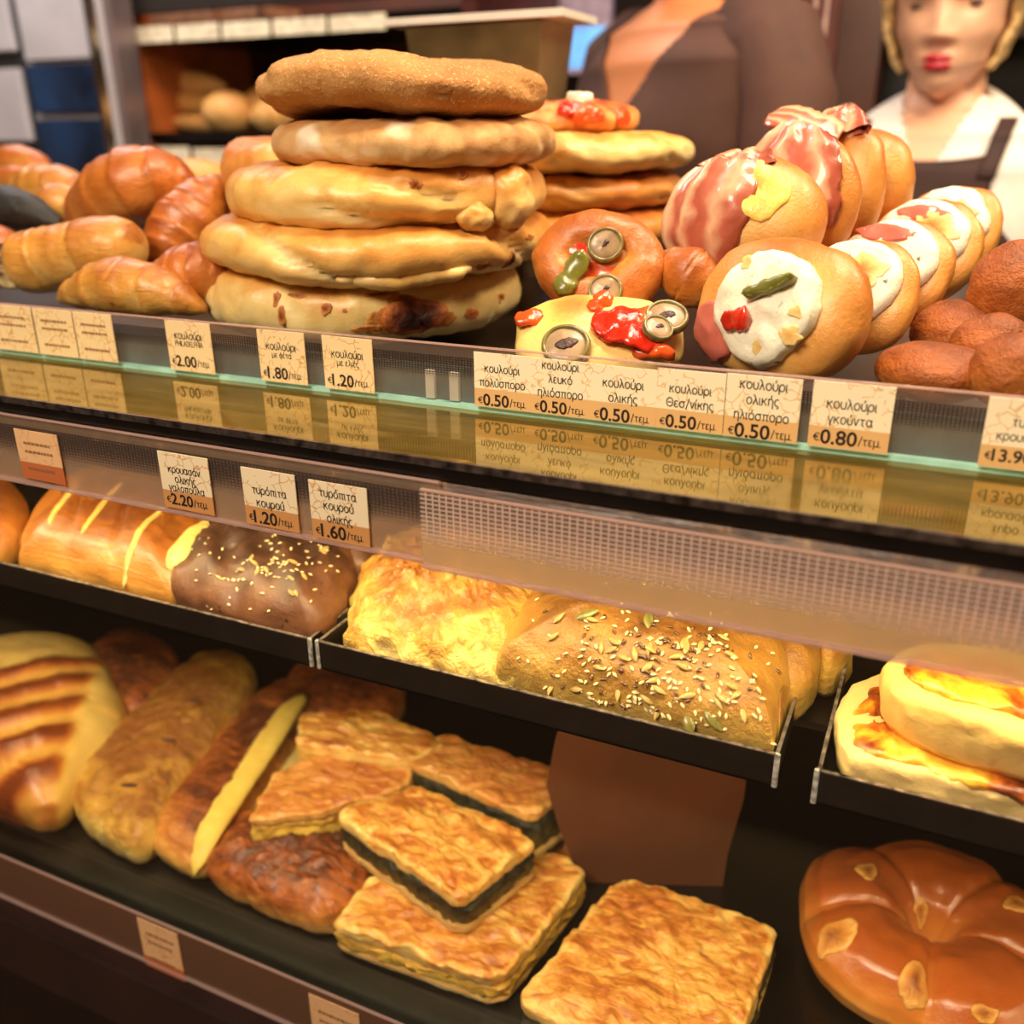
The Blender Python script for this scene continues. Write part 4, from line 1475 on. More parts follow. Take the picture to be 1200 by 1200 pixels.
def outl(pts, Z):
    return [on(x, y, Z) for x, y in pts]


ZM = Z_TRAY + .001


def slab_thing(name, label, cat, pts, z0, h, mat, group=None, zref=.35, build='crust', **k):
    if abs(z0 - ZM) < .001:
        k.setdefault('ymin', TRAY_Y + .005)
    s = Slab(outl(pts, z0 + h * zref), z0, h, **k)
    t = thing(name, label, cat, s.c, 0, group)
    s.build(build, mat, t)
    return t, s


def scar(t, s, name, mat, a, b, w, th, seed=0, n=26, lift=.0):
    """a ridge or strip lying over a slab's top from outline-relative point a to b"""
    path = []
    for i in range(n):
        q = i / (n - 1)
        x, y = a[0] + (b[0] - a[0]) * q, a[1] + (b[1] - a[1]) * q
        path.append(Vector((x, y, s.surf(None, x, y).z + lift)))
    # smooth heights
    for _ in range(3):
        path = [path[0]] + [Vector((path[i].x, path[i].y, (path[i - 1].z + path[i].z * 2 + path[i + 1].z) / 4)) for i in range(1, n - 1)] + [path[-1]]
    return tube_obj(name, mat, t, path, lambda q: w * (1 - abs(2 * q - 1) ** 4) ** .5 + 1e-4, lambda q: th * (1 - abs(2 * q - 1) ** 4) ** .5 + 1e-4, n=14, amp=.0006, freq=90, seed=seed, bake=lambda q, ph, p: .2 + .1 * math.sin(ph))


def rel(s, px, py, Z):
    p = on(px, py, Z)
    return (p.x - s.c.x, p.y - s.c.y)


GM = 'pies on the middle shelf'
HZ = ZM + .030
t, s = slab_thing('wholegrain_croissant', 'large shiny golden folded croissant left of the dark seeded loaf', 'croissant', [(18, 655), (40, 600), (90, 560), (200, 566), (262, 600), (258, 640), (222, 706), (160, 700), (80, 684), (24, 668)], ZM, .046, B_crois2, None, n_exp=2.3, lo=.3, amp=.002, freq=30, seed=61,
                  relief=lambda x, y, q, z: -.0025 * max(0, math.sin((x * .8 + y * .6) * 190)) ** 6)
for k, (a, b) in enumerate([((95, 640), (150, 588)), ((140, 668), (200, 612)), ((60, 628), (100, 585))]):
    scar(t, s, 'dough_seam', B_crois2, rel(s, *a, HZ), rel(s, *b, HZ), .0022, .0012, k)
scar(t, s, 'dough_flap', B_puff, rel(s, 203, 668, HZ), rel(s, 250, 606, HZ), .010, .006, 5)
t, s = slab_thing('plain_pastry', 'pale pastry cut off by the left frame edge on the middle shelf', 'pastry', [(-70, 650), (-60, 590), (0, 572), (34, 590), (36, 630), (0, 652)], ZM, .04, B_crois2, None, n_exp=2.5, seed=62)

rnd = random.Random(4)


def seed_mesh(name, l, w, h, mat):
    V, B = [], []
    rows = []
    n = 9
    for i in range(n):
        q = i / (n - 1)
        rr = math.sin(PI * q) ** .8 * (1 - .35 * q)
        rows.append([Vector(((q - .5) * l, math.cos(2 * PI * j / 8) * w * rr / 2, math.sin(2 * PI * j / 8) * h * rr / 2)) for j in range(8)])
    me = gridmesh(name, rows, False, True)
    fix_normals(me)
    me.materials.append(mat)
    me.polygons.foreach_set('use_smooth', [True] * len(me.polygons))
    return me


ME_ses = seed_mesh('sesame_seed', .0040, .0024, .0012, M_ses)
ME_flax = seed_mesh('flax_seed', .0042, .0022, .0012, M_flax)
ME_sun = seed_mesh('sunflower_seed', .0085, .0042, .0022, M_sun)
ME_pump = seed_mesh('pumpkin_seed', .0125, .0072, .0028, M_pump)


class SlabTop:
    """fast lookup of the slab's top"""

    def __init__(self, s):
        self.P = np.array([q[:] for row in s.rings[3:] for q in row])
        self.s = s

    def near(self, x, y):
        d = (self.P[:, 0] - x) ** 2 + (self.P[:, 1] - y) ** 2
        i = np.argsort(d)[:3]
        p = Vector(self.P[i].mean(axis=0))
        j = np.argsort(d)[[0, 14, 30]]
        a, b, c = (Vector(self.P[k]) for k in j)
        n = (b - a).cross(c - a)
        n = n.normalized() if n.length > 1e-12 else Vector((0, 0, 1))
        return p, (n if n.z > 0 else -n)

    def front(self, px, py, z0):
        """top surface point under that pixel"""
        o = np.array(self.s.c)
        q = self.P + o - np.array([0, 0, CAMZ])
        d = q @ _f
        x = 600 + F * (q @ _R) / d
        y = 600 - F * (q @ _U) / d
        e = (x - px) ** 2 + (y - py) ** 2
        near = np.where(e < e.min() + 30)[0]
        i = near[np.argmin(d[near])]
        return Vector(self.P[i])


def put_seed(me, t, st, p, n, rn, sc=1.0, lift=.0005):
    o = bpy.data.objects.new(me.name, me)
    COL.objects.link(o)
    o.parent = t
    yaw = rn.uniform(0, 2 * PI)
    q = n.to_track_quat('Z', 'X').to_matrix() @ Matrix.Rotation(yaw, 3, 'Z') @ Matrix.Rotation(rn.uniform(-.25, .25), 3, 'Y')
    o.rotation_euler = q.to_euler()
    o.location = p + n * lift
    k = sc * rn.uniform(.85, 1.15)
    o.scale = (k, k, k)
    return o


# dark seeded loaf
t, s = slab_thing('dark_seeded_loaf', 'dark brown wholemeal pie sprinkled with sesame at the end of its tray', 'pie', [(196, 700), (206, 664), (246, 612), (300, 596), (410, 622), (424, 650), (412, 700), (384, 740), (350, 746), (270, 728), (210, 712)], ZM, .042, B_choc, GM, n_exp=2.8, lo=.3, amp=.0028, freq=38, seed=63,
                  relief=lambda x, y, q, z: .0016 * math.sin((x * .9 + y) * 210) * z)
st = SlabTop(s)
for i in range(95):
    px, py = rnd.gauss(305, 42), rnd.gauss(652, 20)
    if i > 70:
        px, py = rnd.uniform(225, 390), rnd.uniform(630, 715)
    if px < 212 or px > 405 or py > 730:
        continue
    p = st.front(px, py, 0)
    put_seed(ME_ses, t, st, p, (p.normalized() + Vector((0, 0, 1.5))).normalized(), rnd, .72)
for i in range(14):
    p = st.front(rnd.uniform(250, 380), rnd.uniform(630, 690), 0)
    put_seed(ME_sun, t, st, p, (p.normalized() + Vector((0, 0, 1.5))).normalized(), rnd, .8)
slab_thing('dark_seeded_loaf', 'second dark wholemeal pie mostly hidden behind the seeded loaf', 'pie', [(395, 668), (405, 632), (440, 622), (470, 640), (455, 668), (425, 690)], ZM, .036, B_choc, GM, n_exp=2.6, seed=64)

# flaky puff pie
t, s = slab_thing('puff_pie', 'crinkled bright yellow puff pastry pie at the left of the middle tray', 'pie', [(404, 752), (414, 700), (440, 650), (500, 622), (600, 640), (652, 680), (650, 740), (612, 806), (545, 800), (470, 782), (412, 766)], ZM, .048, B_puff, GM, n_exp=2.05, lo=.22, amp=.0050, freq=38, seed=65, K=44, N=200,
                  relief=lambda x, y, q, z: .0052 * abs(nz(Vector((x * 2.2 + y, y, 0)), 62, 5)) - .002 * abs(nz(Vector((x, y * 2, 0)), 140, 9)))
# seeded kourou pie
t, s = slab_thing('seeded_pie', 'golden pie covered with sesame, flax, sunflower and pumpkin seeds', 'pie', [(578, 800), (584, 762), (606, 716), (650, 684), (760, 676), (880, 704), (916, 740), (928, 800), (916, 850), (902, 884), (860, 880), (780, 862), (690, 838), (620, 818)], ZM, .052, B_kour, GM, n_exp=2.5, lo=.28, xlim=(xb + .003, xc - .004), amp=.0022, freq=30, seed=66, K=36, N=180, edge_amp=.0)
st = SlabTop(s)
n_ses = 0
rest = []
for px, py in [(688, 717), (758, 724), (833, 848), (806, 852)]:
    p = st.front(px, py, 0)
    put_seed(ME_pump, t, st, p, (p.normalized() * 1.0 + Vector((0, -.4, 1))).normalized(), rnd, .95, .001)
for i in range(34):
    px, py = rnd.gauss(785, 58), rnd.gauss(772, 36)
    if i > 24:
        px, py = rnd.uniform(640, 890), rnd.uniform(720, 860)
    p = st.front(px, py, 0)
    put_seed(ME_sun, t, st, p, (p.normalized() * .9 + Vector((0, -.3, 1))).normalized(), rnd, .92, .0008)
for i in range(96):
    px, py = rnd.gauss(790, 66), rnd.gauss(775, 42)
    if i > 66:
        px, py = rnd.uniform(640, 900), rnd.uniform(715, 862)
    p = st.front(px, py, 0)
    put_seed(ME_ses, t, st, p, (p.normalized() * .9 + Vector((0, -.3, 1))).normalized(), rnd, .82, .0008)
Vx, Fx = [], []
for i in range(120):
    px, py = rnd.gauss(790, 72), rnd.gauss(780, 44)
    p = st.front(px, py, 0)
    n_ = (p.normalized() * .9 + Vector((0, -.3, 1))).normalized()
    q = n_.to_track_quat('Z', 'X').to_matrix() @ Matrix.Rotation(rnd.uniform(0, 6.3), 3, 'Z') * .8
    b0 = len(Vx)
    Vx += [p + n_ * .0007 + q @ v.co for v in ME_ses.vertices]
    Fx += [tuple(b0 + k for k in f.vertices) for f in ME_ses.polygons]
so_ = link('sesame_seed', mesh('sesame_sprinkle', Vx, Fx), M_ses, t)
so_['kind'] = 'stuff'
for i in range(95):
    px, py = rnd.gauss(775, 62), rnd.gauss(772, 38)
    p = st.front(px, py, 0)
    put_seed(ME_flax, t, st, p, (p.normalized() * .9 + Vector((0, -.3, 1))).normalized(), rnd, .9, .0008)
t, s = slab_thing('seeded_pie', 'seeded pie with rounded corners, mostly hidden behind the seed-topped pie', 'pie', [(890, 780), (900, 742), (930, 730), (962, 752), (962, 800), (938, 826), (905, 820)], ZM, .036, B_kour, GM, n_exp=2.6, seed=67)
st = SlabTop(s)
put_seed(ME_pump, t, st, st.front(915, 776, 0), Vector((.2, -.6, .8)), rnd, .9)
slab_thing('seeded_pie', 'farthest corner of a plain golden pie beside the tray divider', 'pie', [(948, 776), (955, 750), (985, 742), (1004, 765), (990, 790), (962, 800)], ZM, .034, B_kour, GM, n_exp=2.6, seed=68)
slab_thing('seeded_pie', 'small rounded pie lobe against the right wall of the middle tray', 'pie', [(895, 850), (900, 818), (918, 806), (928, 826), (926, 858), (912, 872)], ZM, .026, B_kour, GM, n_exp=2.2, seed=69, xlim=(xb + .003, xc - .003))

# quiches
t, s = slab_thing('quiche', 'open quiche with blistered golden egg filling and a pale crust', 'quiche', [(974, 850), (982, 820), (1010, 795), (1080, 788), (1200, 800), (1330, 860), (1350, 940), (1290, 985), (1190, 962), (1080, 930), (1000, 908)], ZM, .022, bread('shortcrust', [(0, (240, 216, 154)), (.5, (230, 192, 118)), (1, (222, 164, 84))], ns=40, amp=.3, bump=.4, rough=.5), 'quiches on the right tray', n_exp=7, lo=.5, seed=70, zref=.8, bake=lambda x, y, q, z: .3)
fl = Slab([on(x, y, ZM + .022) for x, y in [(994, 850), (1002, 828), (1022, 806), (1090, 798), (1200, 812), (1310, 860), (1330, 910), (1280, 950), (1190, 930), (1080, 898), (1010, 880)]], ZM + .017, .008, n_exp=3.5, lo=.3, amp=.003, freq=70, seed=71, bake=lambda x, y, q, z: .52)
fl.build('filling', B_quic, t)
t, s = slab_thing('quiche', 'thick-rimmed quiche lying on top of the other on the right tray', 'quiche', [(1030, 796), (1040, 770), (1080, 752), (1200, 764), (1330, 800), (1350, 860), (1260, 880), (1150, 856), (1060, 824)], ZM + .026, .026, bread('shortcrust_pale', [(0, (240, 208, 136)), (.5, (226, 180, 96)), (1, (220, 156, 70))], ns=40, amp=.3, bump=.4, rough=.45), 'quiches on the right tray', n_exp=5, lo=.5, seed=72, zref=.8, bake=lambda x, y, q, z: .3)
fl = Slab([on(x, y, ZM + .052) for x, y in [(1056, 786), (1066, 772), (1092, 762), (1200, 776), (1310, 806), (1320, 846), (1260, 852), (1160, 832), (1080, 806)]], ZM + .049, .006, n_exp=3.5, lo=.3, amp=.002, freq=70, seed=73, bake=lambda x, y, q, z: .40)
fl.build('filling', B_quic, t)

# ------------------------------------------------------------------ bottom shelf
ZD = Z_BOT + .0005
GP = 'puff pastries on the bottom shelf'


def flaky_relief(a, k, amp, seed):
    ca, sa = math.cos(a), math.sin(a)

    def f(x, y, q, z):
        u, v = x * ca + y * sa, -x * sa + y * ca
        return amp * nz(Vector((u * k, v * 4, 0)), 30, seed) + amp * .25 * abs(nz(Vector((u * k * 2, v * 5, 0)), 34, seed + 3))
    return f


def layered(name, label, quad, z0, h, crust, fill, group, seed, ang=.6, top=.45, zr=1.0, tilt=None, keep=.07):
    """pie square: bottom crust, filling band, flaky top crust"""
    base = outl(quad, z0 + h * zr)
    cen = sum(base, Vector()) / len(base)
    t = thing(name, label, 'pie', (cen.x, cen.y, z0), 0, group)
    hb, ht = h * .22, h * top
    s0 = Slab(base, z0, hb, n_exp=5, lo=.5, foot=.97, amp=.001, freq=80, seed=seed, keep=keep, cent=cen)
    s0.build('bottom_crust', B_crumb, t)
    s1 = Slab(base, z0 + hb * .8, h - hb - ht + hb * .4, n_exp=8, lo=.5, foot=.95, amp=.003, freq=150, seed=seed + 1, keep=keep, edge_amp=.02, cent=cen)
    s1.build('filling', fill, t)
    s2 = Slab(base, z0 + h - ht, ht, n_exp=5, lo=.45, foot=.97, amp=.0022, freq=50, seed=seed + 2, keep=keep, K=34, N=180, relief=flaky_relief(ang, 1.6, .0022, seed), edge_amp=.02, cent=cen,
              bake=lambda x, y, q, z: .02 if z < .5 else (.22 if q > .93 else .44))
    s2.build('top_crust', crust, t)
    if tilt:
        t.rotation_euler = tilt
    return t, s2


layered('pie_square', 'square flaky brown pie nearest the viewer on the bottom shelf', [(728, 1020), (914, 1080), (880, 1190), (842, 1262), (600, 1170)], ZD, .034, B_flaky, B_spin, GP, 80, 2.2)
layered('pie_square', 'flaky pie square with a spinach pie slice lying on it', [(432, 1022), (660, 998), (690, 1020), (588, 1150), (388, 1080)], ZD, .026, B_flaky, B_cust, GP, 84, .5)
layered('spinach_pie_slice', 'golden spinach pie slice with dark green filling on top of a pie square', [(390, 948), (484, 916), (632, 978), (540, 1052)], ZD + .027, .036, B_flaky, B_spin, GP, 88, 2.5, top=.36)
layered('spinach_pie_slice', 'spinach pie slice behind, its cut side showing dark filling under a thin crust', [(478, 892), (520, 858), (690, 910), (626, 955)], ZD + .022, .044, B_flaky2, B_spin, GP, 92, .4, top=.22)
t, s = slab_thing('puff_turnover', 'brown rounded puff turnover in front of the custard slices', 'pastry', [(236, 1010), (268, 965), (330, 930), (412, 940), (442, 1000), (428, 1050), (390, 1082), (320, 1058), (258, 1032)], ZD, .036, B_flaky2, GP, n_exp=2.5, amp=.0026, freq=46, seed=96, K=30, N=160, relief=flaky_relief(1.0, 1.8, .002, 6), zref=.5)
layered('custard_slice', 'custard-filled puff slice with its yellow cut side facing the front', [(288, 960), (322, 902), (400, 872), (492, 892), (474, 920), (372, 950)], ZD + .022, .034, B_flaky2, B_cust, GP, 100, .2, top=.25)
layered('custard_slice', 'short puff slice lying uppermost behind the custard slice', [(346, 868), (352, 834), (430, 826), (530, 868), (480, 888), (420, 880)], ZD + .044, .024, B_flaky, B_cust, GP, 104, .2, top=.5)


def long_roll(label, pts, h, mat, seed, strips=(), name='puff_roll', relief=None, ne=2.6):
    t, s = slab_thing(name, label, 'pastry', pts, ZD, h, mat, GP, n_exp=ne, amp=.0024, freq=36, seed=seed, K=30, N=160, zref=.55, relief=relief)
    for k, (a, b, w, th, m, nm) in enumerate(strips):
        scar(t, s, nm, m, rel(s, *a, ZD + h * .9), rel(s, *b, ZD + h * .9), w, th, k)
    return t, s


t, s = long_roll('long golden puff roll with small slits, right of the slashed pastry', [(76, 940), (92, 900), (165, 830), (220, 770), (280, 756), (306, 790), (280, 840), (210, 940), (170, 994), (130, 982)], .044, B_puff, 110, relief=flaky_relief(1.0, 1.2, .002, 3))
for px, py, w in [(228, 816, 13), (196, 862, 12), (150, 915, 14)]:
    q = rel(s, px, py, ZD + .04)
    p = SlabTop(s).front(px, py, 0)
    sl = blob('slit', M_pit, t, .007, .0022, .0012, nu=14, nv=8, amp=.0002)
    sl.location = p
    sl.rotation_euler = (R(-15), 0, R(20))
long_roll('long puff roll with a bright yellow custard stripe', [(170, 980), (190, 945), (270, 850), (316, 796), (372, 790), (392, 815), (340, 880), (262, 985), (236, 1016), (200, 1002)], .038, B_rolls, 114, [((222, 1000), (356, 812), .012, .0042, B_cust, 'custard_stripe'), ((248, 992), (368, 830), .008, .0025, B_puff, 'pastry_edge')], relief=flaky_relief(1.0, 1.4, .0016, 5))
_sp = [on(x, y, ZD + .030) for x, y in [(-90, 900), (-80, 800), (-20, 748), (96, 742), (136, 790), (152, 836), (130, 880), (96, 912), (60, 950), (0, 936)]]
_spc = sum(_sp, Vector()) / len(_sp)
_e0, _e1 = on(128, 800, ZD + .05) - _spc, on(96, 930, ZD + .03) - _spc      # line where the slashes end
_g0, _g1 = on(0, 800, ZD + .055) - _spc, on(0, 935, ZD + .03) - _spc
_dir = (_g1 - _g0).xy
_per = _dir.length / 3.6


def SL(x, y):
    d = (_e1 - _e0).xy.normalized()
    side = (x - _e0.x) * d.y - (y - _e0.y) * d.x
    return sm01(side / .012 + .5) * sm01(((Vector((x, y)) - _g0.xy).dot(_dir.normalized())) / .012 + .6)


def sm01(q):
    q = max(0.0, min(1.0, q))
    return q * q * (3 - 2 * q)


def SW(x, y):
    return math.sin(((Vector((x, y)) - _g0.xy).dot((_dir.normalized() + Vector((.12, 0))).normalized())) / _per * 2 * PI)


t, s = slab_thing('slashed_puff', 'puff pastry slashed across its dark top at the left frame edge', 'pastry', [(-90, 900), (-80, 800), (-20, 748), (96, 742), (136, 790), (152, 836), (130, 880), (96, 912), (60, 950), (0, 936)], ZD, .058, bread('slashed_crust', [(.0, (246, 212, 122)), (.35, (232, 178, 82)), (.55, (208, 134, 56)), (.8, (176, 94, 38)), (1, (128, 60, 24))], ns=20, amp=.25, bump=.4, rough=.35, coat=.25, bake=1.0), GP, n_exp=2.8, amp=.002, freq=40, seed=118, K=40, N=200, zref=.55,
                  relief=lambda x, y, q, z: .0035 * SW(x, y) * z * SL(x, y), bake=lambda x, y, q, z: .12 + SL(x, y) * (.58 + .30 * max(-1, min(1, 1.5 * SW(x, y)))))
slab_thing('puff_turnover', 'dark brown pastry in the shade behind the slashed puff', 'pastry', [(96, 800), (104, 762), (150, 740), (206, 760), (216, 800), (180, 850), (130, 846)], ZD, .040, B_flaky2, GP, n_exp=2.4, seed=122)
slab_thing('puff_turnover', 'brown pastry deep in the shade behind the puff rolls', 'pastry', [(330, 830), (340, 780), (420, 770), (480, 800), (470, 850), (380, 860)], ZD, .034, B_flaky2, GP, n_exp=2.4, seed=123)
slab_thing('puff_turnover', 'brown flat pastry in the shade right of the spinach slices', 'pastry', [(600, 960), (640, 930), (720, 945), (722, 985), (660, 1010)], ZD, .022, B_flaky2, GP, n_exp=2.4, seed=124)

# brown panel added in place of a reflection in the front glass
pb = thing('reflection_panel', 'dull brown panel standing in for a glass reflection behind the pie squares', 'reflection panel', on(752, 1036, ZD), R(22))
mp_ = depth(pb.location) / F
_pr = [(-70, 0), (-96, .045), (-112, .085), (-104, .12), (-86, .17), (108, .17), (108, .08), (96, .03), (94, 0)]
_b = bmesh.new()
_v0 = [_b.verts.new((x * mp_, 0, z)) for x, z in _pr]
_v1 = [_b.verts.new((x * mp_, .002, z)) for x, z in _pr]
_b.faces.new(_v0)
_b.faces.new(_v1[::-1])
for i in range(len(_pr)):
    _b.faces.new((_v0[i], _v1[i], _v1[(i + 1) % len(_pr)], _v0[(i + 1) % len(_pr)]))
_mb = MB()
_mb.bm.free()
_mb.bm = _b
_mb.build('sheet', plain('reflection_brown', (92, 50, 29), .6, scale=14, var=.1), pb)

# apple ring bread
c = on(1092, 1084, ZD + .03)
mp_ = depth(c) / F
t = thing('apple_ring', 'glossy round ring bread with apple pieces at the lower right', 'ring bread', (c.x, c.y, ZD), 0)
RX = 152 * mp_
rows, bk = [], []
nu, nv = 140, 44


def dough(u, v, out=False):
    """v: 0 underside rim .. 1 at the centre dimple"""
    th = 2 * PI * u
    prof = [(.80, 0.0), (.95, .12), (1.0, .38), (.97, .62), (.86, .86), (.68, .98), (.50, 1.0), (.34, .92), (.20, .70), (.10, .30), (.03, .10)]
    q = v * (len(prof) - 1)
    i = min(int(q), len(prof) - 2)
    f = q - i
    f = f * f * (3 - 2 * f) * .5 + f * .5
    s, z = prof[i][0] * (1 - f) + prof[i + 1][0] * f, prof[i][1] * (1 - f) + prof[i + 1][1] * f
    lob = 1 + .035 * math.sin(5 * th + .6)
    crease = abs(math.sin(2.5 * th + .8))
    p = Vector((RX * s * lob * math.cos(th), RX * .95 * s * lob * math.sin(th), .047 * z * (1 - .16 * (1 - crease) ** 4 * min(1, max(0, s) * 2))))
    return p + Vector((0, 0, 1)) * nz(p, 22, 5) * .003


for j in range(nv + 1):
    rows.append([dough(i / nu, j / nv) for i in range(nu)])
    bk.append([.22 + .42 * max(0, rows[-1][i].z / .047) ** 1.5 for i in range(nu)])
me = gridmesh('dough', rows, False, True, bk)
fix_normals(me)
link('dough', me, B_ring, t)
patch.out = lambda c: Vector((0, 0, 1)) + c * 4
for px, py, w, h, k in [(975, 1096, 30, 42, 1), (1074, 1152, 22, 40, 2), (1015, 1020, 26, 18, 3), (1080, 1066, 20, 20, 4), (1160, 1190, 24, 14, 5), (1190, 1060, 18, 22, 6)]:
    best = None
    for i in range(0, 140, 2):
        for j in range(6, 40):
            p = dough(i / 140, j / 44) + t.location
            q = np.array([p.x, p.y, p.z - CAMZ])
            d = float(q @ _f)
            e = (600 + F * float(q @ _R) / d - px) ** 2 + (600 - F * float(q @ _U) / d - py) ** 2
            if best is None or e < best[0]:
                best = (e, i / 140, j / 44)
    rr_ = (dough(best[1], best[2]).xy).length
    patch('apple_piece', B_apple, t, dough, best[1], best[2], w * .6 * mp_ / (2 * PI * max(rr_, .02)), h * mp_ / .11 * .5, .0012, 0, k, .35)
patch.out = lambda c: c

# ------------------------------------------------------------------ the room behind the counter
def bx(px0, px1, py0, py1, Y, D):
    """world box whose front face spans those pixels at depth plane Y"""
    ym, xm = (py0 + py1) / 2, (px0 + px1) / 2
    a, b = at(px0, ym, Y), at(px1, ym, Y)
    zt, zb = at(xm, py0, Y).z, at(xm, py1, Y).z
    return (a.x, b.x, Y, Y + D, min(zt, zb), max(zt, zb))


def shifted(o, p):
    o.location = Vector(o.location) - Vector(p)
    return o


# bread cabinet
YC2 = 1.75
cx0, cx1 = at(128, 100, YC2).x, at(560, 100, YC2).x
cab = thing('bread_cabinet', 'dark wooden bread cabinet with open shelves behind the tall stack', 'cabinet', ((cx0 + cx1) / 2, YC2, 0))
hw = (cx1 - cx0) / 2
zsh = at(230, 155, YC2).z
zup = at(300, 30, YC2).z
M_cin = plain('cabinet_inside', (66, 30, 16), .55, scale=5, var=.3)
MB().box(-hw, hw, .38, .40, 0, 2.3).build('back', M_cin, cab)
MB().box(-hw, -hw + .025, .0, .38, 0, 2.3).build('side', M_maho, cab)
MB().box(-hw + .025, -hw + .10, .01, .38, 0, 2.3).build('side_lining', plain('orange_wood', (176, 92, 42), .4, scale=12, var=.15), cab)
MB().box(hw - .03, hw, .0, .38, 0, 2.3).build('side', M_maho, cab)
MB().box(-hw + .04, hw - .03, .01, .38, zsh - .02, zsh).build('shelf', M_black, cab)
MB().box(-hw + .04, hw - .03, .01, .38, zup - .012, zup + .012).build('shelf', M_black, cab)
MB().box(-hw, hw, -.01, .02, zup + .036, zup + .085).build('shelf_rail', plain('rail_dark', (38, 30, 28), .5), cab)
MB().box(-hw + .04, hw - .03, .01, .38, zsh - .30, zsh - .28).build('shelf', M_black, cab)
M_lab = plain('cream_label', (232, 214, 184), .6, scale=60, var=.12)
GL = 'cream labels along the cabinet shelves'
for k, (a, b, y0, y1, w) in enumerate([(150, 202, 31, 50, 'leftmost cream label on the upper cabinet shelf'), (206, 256, 28, 47, 'second cream label on the upper cabinet shelf'), (260, 316, 25, 44, 'third cream label on the upper cabinet shelf'),
                                       (320, 382, 21, 40, 'fourth cream label on the upper cabinet shelf'), (386, 452, 17, 36, 'rightmost cream label on the upper cabinet shelf'),
                                       (170, 222, 172, 192, 'white label at the left of the lower cabinet shelf'), (227, 292, 174, 195, 'white label at the right of the lower cabinet shelf')]):
    o = MB().box(*bx(a, b, y0, y1, YC2 - .012, .002)).build('shelf_label', M_lab)
    tagp(o, w, 'label', GL)
for k, (a, b, y0, y1, w) in enumerate([(172, 246, -14, 6, 'tan carton at the left on top of the upper cabinet shelf'), (262, 300, -8, 14, 'brown carton second on the upper cabinet shelf')]):
    o = MB().box(*bx(a, b, y0, y1, YC2 + .05, .15)).build('carton', plain('tan_carton%d' % k, (186, 130, 96), .6))
    o.location.z += zup + .012 - (at((a + b) / 2, y1, YC2 + .05).z)
    tagp(o, w, 'carton', 'cartons on the upper cabinet shelf')


def far_loaf(label, p0, p1, Y, r, cat='baguette', blunt=.0, ridges=0, mat=None, z=None):
    t, rows, o = roll(cat, label, cat.replace('_', ' '), (*p0, Y), ((p0[0] + p1[0]) / 2, (p0[1] + p1[1]) / 2, Y), (*p1, Y), r, mat or B_far, None, ridges, seed=len(label) % 50, blunt=blunt)
    if z is not None:
        t.location.z = z
    return t


mz = 14 * depth(at(220, 130, 1.9)) / F
far_loaf('uppermost of three pale baguettes in the cabinet', (180, 118), (268, 126), 1.9, 14, z=zsh + mz * 2.9)
far_loaf('middle one of three pale baguettes in the cabinet', (180, 138), (262, 142), 1.88, 13, z=zsh + mz * 1.45)
far_loaf('lowest of three pale baguettes in the cabinet', (196, 152), (280, 156), 1.84, 11, z=zsh)
far_loaf('round pale bread roll right of the baguettes in the cabinet', (242, 140), (296, 142), 1.82, 24, 'bread_roll', .6, z=zsh)
far_loaf('tan ridged croissant leaning in the cabinet behind the stack', (290, 140), (340, 110), 1.9, 28, 'croissant', .2, 5, z=zsh)
far_loaf('pale croissant in the cabinet touching the top ring of the tall stack', (296, 148), (350, 140), 1.82, 20, 'croissant', .2, 5, z=zsh)
far_loaf('pale croissant half hidden by the tall stack in the cabinet', (340, 146), (400, 140), 1.84, 18, 'croissant', .2, 5, z=zsh)
far_loaf('flat pale bread below the cabinet shelf board', (206, 166), (262, 168), 1.84, 10, 'bread_roll', .4, z=zsh - .28)

# ovens at the far left
M_white = plain('oven_white', (196, 190, 196), .35, scale=8, var=.05, coat=.3)
M_blue = plain('oven_window', (26, 48, 78), .08, scale=5, var=.5, coat=.6)
ov = thing('deck_oven', 'white oven with dark blue glass windows at the far left', 'oven', (at(70, 100, 1.62).x, 1.62, 0))
a = at(28, 100, 1.62).x - ov.location.x
b = at(117, 100, 1.62).x - ov.location.x
MB().box(a, b, .02, .11, 0, 2.2).build('body', M_white, ov)
z = [at(70, q, 1.62).z for q in (-60, 70, 132, 140, 205)]
MB().box(a + .012, b - .004, .004, .02, z[1], z[0]).build('upper_panel', M_white, ov, .003)
MB().box(a + .012, b - .004, .004, .02, z[2], z[1] - .008).build('window', M_blue, ov, .003)
MB().box(a + .012, b - .004, .004, .02, z[4], z[3]).build('window', M_blue, ov, .003)
MB().box(b - .012, b, .0, .02, 0, 2.2).build('door_edge', M_steel, ov)
ov = thing('deck_oven', 'second white oven cut off by the left frame edge', 'oven', (at(0, 100, 1.62).x, 1.62, 0))
a = at(-60, 100, 1.62).x - ov.location.x
b = at(24, 100, 1.62).x - ov.location.x
MB().box(a, b, .02, .11, 0, 2.2).build('body', plain('seal_dark', (60, 60, 62), .5), ov)
z = [at(10, q, 1.62).z for q in (-60, 60, 80, 166, 260)]
MB().box(a, b - .006, .004, .02, z[1], z[0]).build('upper_panel', M_white, ov, .003)
MB().box(a, b - .006, .004, .02, z[3], z[2]).build('lower_panel', M_white, ov, .003)
MB().box(a, b - .006, .004, .02, z[4], z[3] - .01).build('window', M_blue, ov, .003)
po = MB().box(at(124, 100, 1.66).x, at(143, 100, 1.66).x, 1.66, 1.72, 0, 2.3).build('trim_1', plain('grey_post', (128, 112, 112), .3, .5, scale=10))
struct(po)

